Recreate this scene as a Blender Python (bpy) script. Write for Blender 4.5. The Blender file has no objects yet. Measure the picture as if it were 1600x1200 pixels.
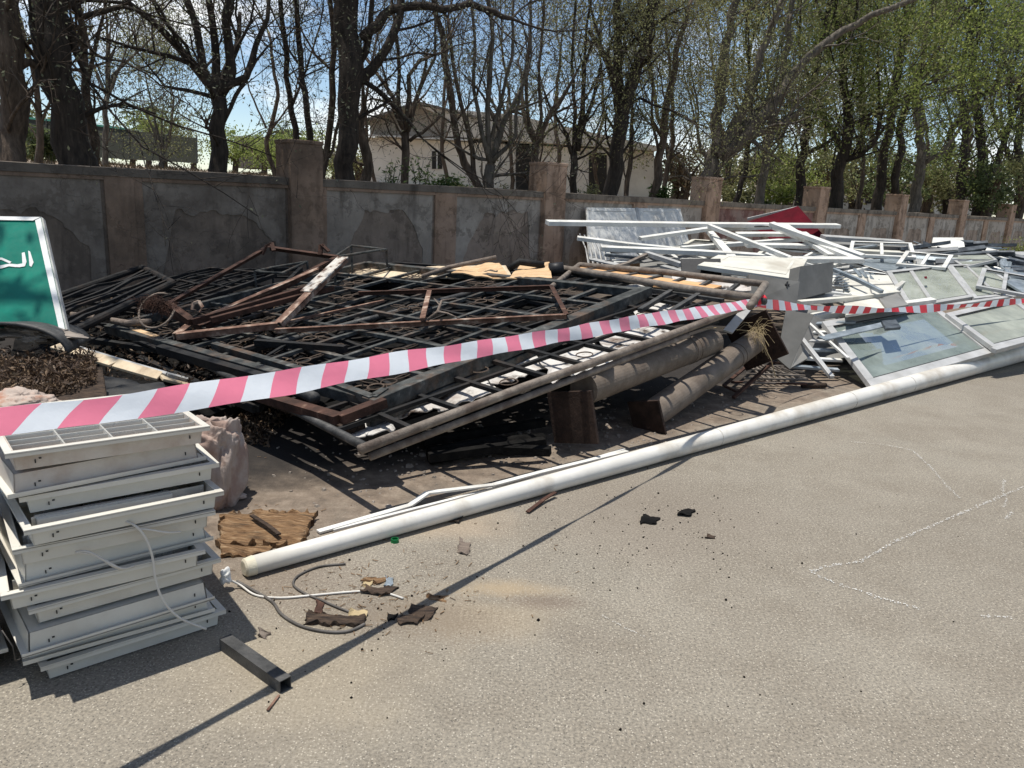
import bpy, math, random
import numpy as np
from mathutils import Vector, noise as mnoise
random.seed(7); PROF = False
rng = random.Random(11)
sc = bpy.context.scene
# ------------------------------------------------------------------ camera
F = 1200.0; ROLL = math.atan(.05); PITCH = math.atan((600-306)*math.cos(ROLL)/F); H = 1.6
V = lambda *a: np.array(a, dtype=float)
fw = V(0, math.cos(PITCH), -math.sin(PITCH)); _r = V(1,0,0); _u = np.cross(_r, fw)
rt = _r*math.cos(ROLL)+_u*math.sin(ROLL); up = -_r*math.sin(ROLL)+_u*math.cos(ROLL)
CAM = V(0,0,H)
cam = bpy.data.cameras.new('camera'); camo = bpy.data.objects.new('camera', cam); sc.collection.objects.link(camo)
cam.sensor_width = 36; cam.lens = 36*F/1600; cam.clip_end = 2000; cam.clip_start = .05
from mathutils import Matrix
camo.matrix_world = Matrix(((rt[0],up[0],-fw[0],0),(rt[1],up[1],-fw[1],0),(rt[2],up[2],-fw[2],H),(0,0,0,1)))
sc.camera = camo
# ------------------------------------------------------------------ world and sun
SUN_EL = math.radians(79.5); SUN_DIR = V(-1, .12, 0); SUN_DIR /= np.linalg.norm(SUN_DIR)
SD = V(SUN_DIR[0]*math.cos(SUN_EL), SUN_DIR[1]*math.cos(SUN_EL), math.sin(SUN_EL))
w = bpy.data.worlds.new('World'); sc.world = w; w.use_nodes = True
nt = w.node_tree; nt.nodes.clear()
wo = nt.nodes.new('ShaderNodeOutputWorld'); bg = nt.nodes.new('ShaderNodeBackground'); bg.inputs[1].default_value = .125
sky = nt.nodes.new('ShaderNodeTexSky'); sky.sky_type = 'NISHITA'; sky.sun_disc = False
sky.sun_elevation = SUN_EL; sky.sun_rotation = math.atan2(SUN_DIR[0], SUN_DIR[1]); sky.dust_density = .15; sky.ozone_density = 3.; sky.air_density = .8
tc = nt.nodes.new('ShaderNodeTexCoord'); mp = nt.nodes.new('ShaderNodeMapping'); mp.inputs['Scale'].default_value = (2.2,2.2,6)
mp.inputs['Location'].default_value = (.4,.1,.3)
cn = nt.nodes.new('ShaderNodeTexNoise'); cn.inputs['Scale'].default_value = 1.6; cn.inputs['Detail'].default_value = 8; cn.inputs['Roughness'].default_value = .6
cr = nt.nodes.new('ShaderNodeValToRGB'); cr.color_ramp.elements[0].position = .52; cr.color_ramp.elements[1].position = .68
cr.color_ramp.elements[0].color = (0,0,0,1); cr.color_ramp.elements[1].color = (.9,.9,.9,1)
mx = nt.nodes.new('ShaderNodeMix'); mx.data_type = 'RGBA'; mx.inputs[7].default_value = (9.4,9.2,8.9,1)
L = nt.links.new
L(tc.outputs['Generated'], mp.inputs[0]); L(mp.outputs[0], cn.inputs[0]); L(cn.outputs[0], cr.inputs[0])
L(cr.outputs[0], mx.inputs[0]); ti = nt.nodes.new('ShaderNodeMix'); ti.data_type = 'RGBA'; ti.blend_type = 'MULTIPLY'; ti.inputs[0].default_value = 1; ti.inputs[7].default_value = (1.05,1.0,.92,1); L(sky.outputs[0], ti.inputs[6]); L(ti.outputs[2], mx.inputs[6]); L(mx.outputs[2], bg.inputs[0]); L(bg.outputs[0], wo.inputs[0])
sl = bpy.data.lights.new('sun', 'SUN'); sl.energy = 4.7; sl.angle = math.radians(.53); sl.color = (1,.955,.88)
so = bpy.data.objects.new('sun', sl); sc.collection.objects.link(so)
so.rotation_euler = Vector(SD).to_track_quat('Z', 'Y').to_euler(); so.location = (0,0,30)
sc.view_settings.view_transform = 'Standard'; sc.view_settings.look = 'None'; sc.view_settings.exposure = .30; sc.view_settings.gamma = 1
sc.cycles.max_bounces = 7; sc.cycles.transparent_max_bounces = 12
# ------------------------------------------------------------------ picture geometry -> places on real planes
def ray(x, y): return fw + rt*(x-800)/F + up*(600-y)/F
def D(x, y, dep): return CAM + ray(x, y)*dep                      # at a distance along the view axis
def G(x, y, z=0.): d = ray(x, y); return CAM + d*((z-H)/d[2])     # on a level plane
def onplane(x, y, p0, n): d = ray(x, y); return CAM + d*(((p0-CAM)@n)/(d@n))
_a = math.atan2(ray(2220,376)[0], ray(2220,376)[1])
WD = V(math.sin(_a), math.cos(_a), 0); WN = V(WD[1], -WD[0], 0); WDIST = 10.7
WO = -WN*WDIST
def W(s, off, z): p = WO + WD*s + WN*off; return V(p[0], p[1], z)       # wall coordinates
def WP(x, y, off=0): return onplane(x, y, -WN*(WDIST-off), WN)
_A = G(570,700,.34); _R = V(1.88,5.94,.906); _B = G(250,440,.45)
PN = np.cross(_R-_A, _B-_A); PN /= PN[2]
def PL(x, y, dz=0.): return onplane(x, y, _A+V(0,0,dz), PN)           # surface of the burnt pile
_A2 = D(1360,603,7.1); SN = np.cross(D(1557,548,8.0)-_A2, D(1150,380,11.5)-_A2); SN /= SN[2]
def S(x, y, dz=0.): return onplane(x, y, _A2+V(0,0,dz), SN)           # surface of the white pile
nrm = lambda v: v/ (np.linalg.norm(v)+1e-12)
# ------------------------------------------------------------------ materials
MATS = {}
def newmat(name):
    m = bpy.data.materials.new(name); m.use_nodes = True; n = m.node_tree; n.nodes.clear()
    o = n.nodes.new('ShaderNodeOutputMaterial'); b = n.nodes.new('ShaderNodeBsdfPrincipled'); n.links.new(b.outputs[0], o.inputs[0])
    MATS[name] = m; return m, n, b, o
def coords(n, stretch=(1,1,1), rand=True):
    t = n.nodes.new('ShaderNodeTexCoord'); mp = n.nodes.new('ShaderNodeMapping'); mp.inputs['Scale'].default_value = stretch
    n.links.new(t.outputs['Object'], mp.inputs[0])
    if rand:
        oi = n.nodes.new('ShaderNodeObjectInfo'); mu = n.nodes.new('ShaderNodeMath'); mu.operation = 'MULTIPLY'; mu.inputs[1].default_value = 37
        n.links.new(oi.outputs['Random'], mu.inputs[0]); n.links.new(mu.outputs[0], mp.inputs['Location'])
    return mp.outputs[0]
def tex(n, vec, scale, detail=4, rough=.55):
    t = n.nodes.new('ShaderNodeTexNoise'); t.inputs['Scale'].default_value = scale; t.inputs['Detail'].default_value = detail; t.inputs['Roughness'].default_value = rough
    n.links.new(vec, t.inputs[0]); return t.outputs[0]
def ramp(n, fac, stops):
    r = n.nodes.new('ShaderNodeValToRGB'); e = r.color_ramp.elements
    while len(e) < len(stops): e.new(.5)
    for el, (p, c) in zip(e, stops): el.position = p; el.color = (*c, 1) if len(c) == 3 else c
    n.links.new(fac, r.inputs[0]); return r.outputs[0]
def mixc(n, fac, a, b, mode='MIX'):
    m = n.nodes.new('ShaderNodeMix'); m.data_type = 'RGBA'; m.blend_type = mode
    for s, v in ((0, fac), (6, a), (7, b)):
        if hasattr(v, 'is_linked'): n.links.new(v, m.inputs[s])
        else: m.inputs[s].default_value = v if s == 0 else (*v, 1)
    return m.outputs[2]
def bump(n, b, h, strength, dist=.01):
    k = n.nodes.new('ShaderNodeBump'); k.inputs['Strength'].default_value = strength; k.inputs['Distance'].default_value = dist
    n.links.new(h, k.inputs['Height']); n.links.new(k.outputs[0], b.inputs['Normal'])
def nm(name, c1, c2, scale=6, rough=.6, metal=0., bmp=.2, c3=None, stretch=(1,1,1), lo=.35, hi=.65, dirt=None, dirt_amt=.5, rvar=.15, spec=.3):
    m, n, b, o = newmat(name); v = coords(n, stretch); t = tex(n, v, scale, 6, .6)
    st = [(lo, c1), (hi, c2)] + ([(min(hi+.12,1), c3)] if c3 else [])
    col = ramp(n, t, st)
    if dirt:
        t2 = tex(n, v, scale*.35, 8, .7); f = ramp(n, t2, [(.5, (0,0,0)), (.68, (dirt_amt,)*3)]); col = mixc(n, f, col, dirt)
    n.links.new(col, b.inputs['Base Color']); b.inputs['Roughness'].default_value = rough; b.inputs['Metallic'].default_value = metal
    fine = tex(n, v, scale*6, 5, .65); b.inputs['Specular IOR Level'].default_value = spec
    rr = n.nodes.new('ShaderNodeMapRange'); rr.inputs[3].default_value = max(rough-rvar,.05); rr.inputs[4].default_value = min(rough+rvar,1); n.links.new(fine, rr.inputs[0]); n.links.new(rr.outputs[0], b.inputs['Roughness'])
    if bmp: bump(n, b, fine, bmp)
    return m
nm('burnt_steel', (.005,.005,.005), (.014,.014,.014), 9, .75, 0, .4, c3=(.05,.047,.043), dirt=(.07,.042,.026), dirt_amt=.35, hi=.68)
nm('grey_green_steel', (.022,.024,.023), (.065,.068,.064), 11, .7, 0, .4, c3=(.17,.165,.15), lo=.4, hi=.6, dirt=(.12,.065,.035), dirt_amt=.6)
nm('rust', (.03,.015,.010), (.075,.036,.024), 10, .85, .05, .6, c3=(.2,.13,.09))
nm('rust_dark', (.018,.010,.007), (.045,.026,.018), 12, .9, 0, .7, c3=(.13,.08,.055))
nm('cabinet_grey', (.085,.084,.078), (.13,.128,.12), 3, .6, 0, .08, dirt=(.06,.055,.045), dirt_amt=.6)
nm('sack', (.27,.19,.155), (.36,.30,.26), 6, .9, 0, .5, c3=(.30,.24,.20), lo=.4, hi=.55, dirt=(.2,.14,.11), dirt_amt=.5)
nm('rust_ring', (.05,.035,.026), (.13,.095,.07), 12, .8, .05, .4)
nm('rust_pale', (.09,.045,.03), (.2,.12,.085), 9, .75, .1, .5, c3=(.42,.33,.26), lo=.4, hi=.55)
nm('grey_pipe', (.13,.108,.09), (.24,.205,.17), 14, .7, .15, .5, c3=(.36,.32,.28), dirt=(.06,.035,.025), dirt_amt=.6)
nm('dark_pipe', (.035,.036,.036), (.085,.083,.08), 10, .6, .25, .4, c3=(.16,.15,.14))
nm('column_paint', (.12,.097,.075), (.19,.155,.125), 7, .6, .1, .3, dirt=(.05,.03,.02), dirt_amt=.6)
nm('white_alu', (.57,.565,.53), (.69,.685,.645), 5, .42, 0, .08, dirt=(.28,.25,.2), dirt_amt=.6)
nm('cream_panel', (.52,.505,.44), (.62,.605,.54), 4, .5, 0, .08, dirt=(.32,.28,.22), dirt_amt=.6)
nm('grey_panel', (.155,.153,.145), (.22,.217,.205), 3, .5, 0, .08, dirt=(.22,.2,.17), dirt_amt=.5)
nm('light_grey', (.33,.33,.32), (.46,.46,.45), 5, .4, .1, .08, dirt=(.28,.26,.22), dirt_amt=.5)
nm('blue_grey_alu', (.15,.18,.2), (.3,.34,.37), 6, .4, .3, .15, c3=(.5,.54,.57))
nm('dark_slat', (.03,.035,.042), (.10,.115,.13), 7, .5, .1, .15, c3=(.3,.33,.35))
nm('fixture_white', (.52,.50,.44), (.60,.58,.515), 3, .35, 0, .05, dirt=(.36,.31,.25), dirt_amt=.45)
nm('fixture_dirty', (.52,.48,.42), (.42,.35,.29), 5, .6, 0, .15, c3=(.26,.19,.15), lo=.42, hi=.58, dirt=(.56,.52,.47), dirt_amt=.8)
nm('reflector', (.5,.485,.44), (.58,.565,.52), 3, .25, .35, .03)
nm('post_white', (.58,.56,.51), (.66,.64,.59), 5, .38, 0, .08, dirt=(.34,.29,.22), dirt_amt=.7)
nm('joint_grey', (.2,.18,.15), (.55,.53,.48), 30, .7, 0, .3, lo=.4, hi=.55)
nm('cap_beige', (.5,.45,.34), (.62,.58,.46), 20, .7, 0, .3)
nm('flaky_paint', (.10,.06,.045), (.42,.38,.33), 14, .85, 0, .5, c3=(.55,.52,.47), lo=.42, hi=.5)
nm('red_sheet', (.055,.003,.007), (.095,.004,.011), 4, .9, 0, .1, spec=.1)
nm('black_board', (.010,.010,.011), (.02,.02,.021), 6, .55, 0, .1)
nm('plywood', (.48,.31,.16), (.60,.42,.25), 3, .7, 0, .2, stretch=(1,9,9), dirt=(.28,.17,.09), dirt_amt=.6)
nm('plywood_pale', (.50,.40,.27), (.6,.5,.36), 3, .7, 0, .2, stretch=(6,1,6), dirt=(.25,.18,.12), dirt_amt=.7)
nm('orange_board', (.52,.29,.13), (.60,.36,.18), 3, .7, 0, .15, dirt=(.3,.2,.12), dirt_amt=.5)
nm('paper_white', (.5,.49,.46), (.64,.63,.6), 9, .8, 0, .35, c3=(.3,.25,.2), lo=.3, hi=.6)
nm('burnt_paper', (.06,.045,.035), (.46,.44,.41), 6, .85, 0, .5, c3=(.54,.52,.49), lo=.36, hi=.46, dirt=(.16,.10,.07), dirt_amt=.8)
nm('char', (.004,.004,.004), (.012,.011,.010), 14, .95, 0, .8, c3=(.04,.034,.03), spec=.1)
nm('char_wood', (.02,.014,.011), (.09,.06,.04), 12, .85, 0, .8, c3=(.2,.13,.08), stretch=(1,6,6))
nm('old_wood', (.14,.07,.03), (.33,.2,.1), 9, .85, 0, 1., c3=(.46,.32,.19), stretch=(1.5,12,4), lo=.36, hi=.56, dirt=(.025,.018,.014), dirt_amt=.9)
nm('grey_wood', (.13,.10,.08), (.26,.21,.17), 9, .85, 0, .8, stretch=(1,8,8))
nm('canvas', (.28,.22,.185), (.40,.33,.28), 6, .9, 0, .5, c3=(.33,.15,.09), lo=.35, hi=.56, dirt=(.2,.14,.11), dirt_amt=.6)
nm('foam_white', (.6,.6,.58), (.72,.72,.7), 20, .9, 0, .6)
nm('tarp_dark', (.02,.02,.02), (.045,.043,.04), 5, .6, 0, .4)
nm('fibre_straw', (.26,.20,.11), (.42,.33,.19), 12, .9, 0, .2)
nm('cable_white', (.48,.46,.42), (.6,.58,.53), 8, .5, 0, .1)
nm('cable_dark', (.05,.045,.04), (.12,.11,.10), 10, .6, 0, .1)
nm('green_plastic', (.005,.12,.035), (.01,.2,.06), 8, .4, 0, .05)
nm('sign_green', (.0,.125,.085), (.003,.175,.12), 4, .4, 0, .04, dirt=(.005,.12,.09), dirt_amt=.5)
nm('sign_white', (.62,.62,.6), (.72,.72,.7), 6, .5, 0, .1, dirt=(.3,.28,.25), dirt_amt=.6)
nm('fixing_black', (.01,.01,.01), (.03,.03,.03), 6, .5, 0, .1)
nm('bark_dark', (.022,.017,.013), (.06,.046,.035), 7, .9, 0, 1., c3=(.13,.10,.08), stretch=(3,3,.7))
nm('bark_brown', (.05,.036,.026), (.13,.095,.068), 6, .9, 0, 1., c3=(.24,.19,.14), stretch=(3,3,.7))
nm('bark_grey', (.07,.06,.048), (.17,.145,.115), 6, .9, 0, 1., c3=(.27,.24,.2), stretch=(3,3,.8))
nm('building_wall', (.70,.63,.53), (.82,.76,.66), .8, .85, 0, .1, dirt=(.42,.36,.29), dirt_amt=.7)
nm('building_taupe', (.36,.31,.25), (.44,.38,.31), .8, .85, 0, .1)
nm('building_trim', (.62,.6,.55), (.7,.68,.63), 2, .7, 0, .1)
nm('door_dark', (.02,.017,.014), (.035,.03,.025), 2, .6, 0, .1)
nm('concrete_old', (.2,.17,.14), (.3,.26,.22), 3, .9, 0, .4, dirt=(.09,.075,.06), dirt_amt=.7)
nm('fence_screen', (.03,.032,.022), (.045,.046,.033), .5, .8, 0, .1)
nm('fence_teal', (.03,.14,.10), (.05,.2,.15), 1, .7, 0, .1)
nm('tape_red', (.62,.02,.035), (.7,.035,.05), 4, .4, 0, .0)
def leafmat(name, a, b_, c_, trans=.35):
    m, n, b, o = newmat(name)
    g = n.nodes.new('ShaderNodeNewGeometry'); col = ramp(n, g.outputs['Random Per Island'], [(0,a),(.6,b_),(1,c_)])
    n.links.new(col, b.inputs['Base Color']); b.inputs['Roughness'].default_value = .6; b.inputs['Specular IOR Level'].default_value = .3
    t = n.nodes.new('ShaderNodeBsdfTranslucent'); n.links.new(col, t.inputs[0])
    mx = n.nodes.new('ShaderNodeMixShader'); mx.inputs[0].default_value = trans; n.links.new(b.outputs[0], mx.inputs[1]); n.links.new(t.outputs[0], mx.inputs[2]); n.links.new(mx.outputs[0], o.inputs[0])
leafmat('leaf_grey', (.09,.095,.06), (.15,.16,.10), (.22,.23,.16), .4)
leafmat('leaf_olive', (.11,.115,.05), (.22,.225,.095), (.33,.32,.15), .5)
leafmat('leaf_green', (.10,.13,.035), (.22,.27,.065), (.36,.40,.12), .5)
leafmat('leaf_dark', (.05,.065,.025), (.10,.13,.05), (.17,.20,.08), .45)
leafmat('leaf_brown', (.09,.06,.035), (.14,.105,.06), (.2,.16,.1))
leafmat('leaf_shrub', (.04,.075,.02), (.09,.14,.04), (.16,.22,.08))
leafmat('litter_mat', (.03,.018,.011), (.09,.055,.033), (.22,.15,.09), .1)
def tapemat(name, c, t=.25):
    m, n, b, o = newmat(name); v = coords(n); k = ramp(n, tex(n, v, 5, 4), [(.3, tuple(x*.92 for x in c)), (.7, c)]); n.links.new(k, b.inputs['Base Color']); b.inputs['Roughness'].default_value = .35
    bump(n, b, tex(n, v, 18, 3), .25, .01)
    tr = n.nodes.new('ShaderNodeBsdfTranslucent'); n.links.new(k, tr.inputs[0]); mx = n.nodes.new('ShaderNodeMixShader'); mx.inputs[0].default_value = t
    n.links.new(b.outputs[0], mx.inputs[1]); n.links.new(tr.outputs[0], mx.inputs[2]); n.links.new(mx.outputs[0], o.inputs[0])
tapemat('tape_pink', (.80,.22,.32)); tapemat('tape_white', (.72,.76,.80))
def glassmat(name, tint, dust, dustcol):
    m, n, b, o = newmat(name); n.nodes.remove(b)
    tr = n.nodes.new('ShaderNodeBsdfTransparent'); tr.inputs[0].default_value = (*tint,1)
    gl = n.nodes.new('ShaderNodeBsdfGlossy'); gl.inputs[1].default_value = .04
    df = n.nodes.new('ShaderNodeBsdfDiffuse'); df.inputs[0].default_value = (*dustcol,1)
    fr = n.nodes.new('ShaderNodeFresnel'); fr.inputs[0].default_value = 1.5
    a = n.nodes.new('ShaderNodeMixShader'); n.links.new(fr.outputs[0], a.inputs[0]); n.links.new(tr.outputs[0], a.inputs[1]); n.links.new(gl.outputs[0], a.inputs[2])
    f = ramp(n, tex(n, coords(n), 2.5, 6, .65), [(.3, (dust*.55,)*3), (.7, (min(dust*1.4,1),)*3)])
    c = n.nodes.new('ShaderNodeMixShader'); n.links.new(f, c.inputs[0]); n.links.new(a.outputs[0], c.inputs[1]); n.links.new(df.outputs[0], c.inputs[2]); n.links.new(c.outputs[0], o.inputs[0])
glassmat('glass_blue', (.55,.62,.59), .5, (.27,.315,.295)); glassmat('glass_pale', (.75,.8,.76), .4, (.45,.47,.42)); glassmat('glass_milky', (.7,.75,.7), .8, (.30,.32,.28))

# ground: old asphalt, dusty soil, and soot with pile shade painted in nearer the wall
def groundmat():
    m, n, b, o = newmat('asphalt'); g = n.nodes.new('ShaderNodeNewGeometry'); P = g.outputs['Position']
    def dot(vec, off=0.):
        d = n.nodes.new('ShaderNodeVectorMath'); d.operation = 'DOT_PRODUCT'; n.links.new(P, d.inputs[0]); d.inputs[1].default_value = vec
        a = n.nodes.new('ShaderNodeMath'); a.operation = 'ADD'; n.links.new(d.outputs['Value'], a.inputs[0]); a.inputs[1].default_value = off; return a.outputs[0]
    def math_(op, a, c):
        k = n.nodes.new('ShaderNodeMath'); k.operation = op
        for i, v in enumerate((a, c)):
            if hasattr(v, 'is_linked'): n.links.new(v, k.inputs[i])
            else: k.inputs[i].default_value = v
        return k.outputs[0]
    def mr(v, a, c, d=0., e=1.):
        k = n.nodes.new('ShaderNodeMapRange'); k.interpolation_type = 'SMOOTHSTEP'; n.links.new(v, k.inputs[0])
        for i, x in enumerate((a, c, d, e)): k.inputs[i+1].default_value = x
        return k.outputs[0]
    big = tex(n, P, .45, 5, .6); mid = tex(n, P, 2.2, 6, .65); fine = tex(n, P, 95, 4, .7)
    col = ramp(n, big, [(.3, (.190,.169,.137)), (.55, (.226,.203,.165)), (.75, (.196,.181,.151))])
    col = mixc(n, ramp(n, mid, [(.42,(0,0,0)),(.62,(.55,.55,.55))]), col, (.165,.142,.112))
    col = mixc(n, 1., col, ramp(n, fine, [(.34,(.58,.58,.58)),(.5,(1,1,1)),(.66,(1.38,1.36,1.32))]), 'MULTIPLY')
    for sc_, rad, br in ((58, .22, (.44,.40,.33)), (110, .32, (.40,.365,.30)), (90, .28, (.07,.065,.058)), (38, .09, (.42,.38,.31))):
        vo = n.nodes.new('ShaderNodeTexVoronoi'); vo.inputs['Scale'].default_value = sc_; n.links.new(P, vo.inputs[0])
        spot = mr(vo.outputs['Distance'], rad, rad-.12)
        sp = n.nodes.new('ShaderNodeSeparateColor'); n.links.new(vo.outputs['Color'], sp.inputs[0])
        keep = mr(sp.outputs[0], .55, .7, 0, .9); col = mixc(n, math_('MULTIPLY', spot, keep), col, br)
    # sandy spill and rusty stain near the middle, dark stain beside it
    def blob(cx, cy, r, sx=1., sy=1.):
        dx = math_('MULTIPLY', dot((1,0,0), -cx), 1/sx); dy = math_('MULTIPLY', dot((0,1,0), -cy), 1/sy)
        d = math_('SQRT', math_('ADD', math_('POWER', math_('ABSOLUTE', dx, 0), 2), math_('POWER', math_('ABSOLUTE', dy, 0), 2)), 0)
        d = math_('ADD', d, math_('MULTIPLY', math_('ADD', math_('SUBTRACT', mid, .5), math_('MULTIPLY', math_('SUBTRACT', fine, .5), .9)), r*1.8)); return mr(d, r, r*.15)
    for (px, py, r, sx, sy, c, a) in ((790,920,.26,1.3,.45,(.36,.27,.16),.5),(740,960,.35,1.5,.6,(.32,.25,.16),.35),(850,940,.18,1.3,.5,(.12,.085,.065),.5),
                                       (480,1040,.5,1.2,1,(.34,.28,.19),.3),(1000,800,.8,1.3,1,(.15,.12,.095),.35),(620,960,.35,1.5,.7,(.13,.10,.075),.5),(420,900,.5,1,.8,(.16,.12,.09),.45),(700,820,.3,2,.8,(.36,.27,.18),.35)):
        q = G(px, py); k = blob(q[0], q[1], r, sx, sy); col = mixc(n, math_('MULTIPLY', k, a), col, c)
    pd = dot(tuple(-WN)); pw = math_('ADD', pd, math_('MULTIPLY', math_('SUBTRACT', mid, .5), 1.2))
    soil = mr(pw, 2.75, 3.4); sc2 = ramp(n, tex(n, P, 9, 8, .7), [(.3,(.07,.052,.04)),(.5,(.155,.118,.088)),(.7,(.27,.215,.165))])
    col = mixc(n, math_('MULTIPLY', soil, .85), col, sc2)
    ss = math_('ADD', dot(tuple(WD)), math_('MULTIPLY', math_('SUBTRACT', big, .5), 3.))
    soot = math_('MULTIPLY', mr(math_('ADD', pd, math_('MULTIPLY', math_('SUBTRACT', mid, .5), 1.)), 3.5, 4.1), mr(ss, 12, 8.5)); col = mixc(n, math_('MULTIPLY', soot, .92), col, (.012,.011,.011))  # soot, made near black to carry the shade inside the burnt pile too
    n.links.new(col, b.inputs['Base Color']); b.inputs['Roughness'].default_value = .9; b.inputs['Specular IOR Level'].default_value = .25
    h = math_('ADD', fine, math_('MULTIPLY', tex(n, P, 140, 3), .7)); bump(n, b, h, .5, .006)
groundmat()
def wallmat(name, a, b_, soot_col=(.022,.021,.022)):
    m, n, b, o = newmat(name); g = n.nodes.new('ShaderNodeNewGeometry'); P = g.outputs['Position']
    t = tex(n, P, 1.6, 8, .65); col = ramp(n, t, [(.35,a),(.62,b_)])
    fl = ramp(n, tex(n, P, 3.4, 10, .72), [(.52,(0,0,0)),(.56,(.75,.75,.75))]); col = mixc(n, fl, col, tuple(x*.6 for x in a))
    mpn = n.nodes.new('ShaderNodeMapping'); mpn.inputs['Scale'].default_value = (3,3,.5); n.links.new(P, mpn.inputs[0])
    st = ramp(n, tex(n, mpn.outputs[0], 1.3, 8, .65), [(.52,(0,0,0)),(.70,(.8,.8,.8))]); col = mixc(n, st, col, tuple(x*.22 for x in a))
    d = n.nodes.new('ShaderNodeVectorMath'); d.operation = 'DOT_PRODUCT'; n.links.new(P, d.inputs[0]); d.inputs[1].default_value = tuple(WD)
    k = n.nodes.new('ShaderNodeMapRange'); n.links.new(d.outputs['Value'], k.inputs[0])
    for i, x in enumerate((4.8, 12.8, .76, .0)): k.inputs[i+1].default_value = x
    nz = tex(n, P, 1.1, 6, .7); mu = n.nodes.new('ShaderNodeMath'); mu.operation = 'MULTIPLY_ADD'; n.links.new(nz, mu.inputs[0]); mu.inputs[1].default_value = 1.3; mu.inputs[2].default_value = -.65
    ad = n.nodes.new('ShaderNodeMath'); ad.use_clamp = True; n.links.new(k.outputs[0], ad.inputs[0]); n.links.new(mu.outputs[0], ad.inputs[1])
    col = mixc(n, ad.outputs[0], col, soot_col)
    n.links.new(col, b.inputs['Base Color']); b.inputs['Roughness'].default_value = .92; b.inputs['Specular IOR Level'].default_value = .2
    # cracked block courses
    br = n.nodes.new('ShaderNodeTexVoronoi'); br.feature = 'DISTANCE_TO_EDGE'; br.inputs['Scale'].default_value = 1.3; wp = n.nodes.new('ShaderNodeTexNoise'); wp.inputs['Scale'].default_value = 2.5; wp.inputs['Detail'].default_value = 6; n.links.new(P, wp.inputs[0]); wa = n.nodes.new('ShaderNodeVectorMath'); wa.operation = 'MULTIPLY_ADD'; n.links.new(wp.outputs[1], wa.inputs[0]); wa.inputs[1].default_value = (1.3,1.3,.8); n.links.new(P, wa.inputs[2]); n.links.new(wa.outputs[0], br.inputs[0])
    cr_ = n.nodes.new('ShaderNodeMapRange'); n.links.new(br.outputs[0], cr_.inputs[0]); cr_.inputs[2].default_value = .006
    ad2 = n.nodes.new('ShaderNodeMath'); ad2.operation = 'MULTIPLY_ADD'; n.links.new(tex(n, P, 14, 8, .7), ad2.inputs[0]); ad2.inputs[1].default_value = .7; n.links.new(cr_.outputs[0], ad2.inputs[2])
    bump(n, b, ad2.outputs[0], .6, .02)
wallmat('plaster_white', (.46,.39,.315), (.58,.505,.42), (.105,.083,.066))
wallmat('plaster_brown', (.46,.30,.20), (.58,.40,.285), (.098,.071,.052))
wallmat('plaster_coping', (.22,.18,.14), (.31,.26,.20), (.075,.062,.052))
wallmat('plaster_patch', (.39,.295,.22), (.49,.38,.295), (.082,.065,.052))
wallmat('plaster_red', (.34,.16,.13), (.36,.26,.21), (.05,.03,.03))
nm('dry_soil', (.17,.13,.095), (.24,.185,.135), .6, .95, 0, .3, c3=(.12,.12,.06), stretch=(1,1,1), dirt=(.09,.085,.04), dirt_amt=.7)
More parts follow.
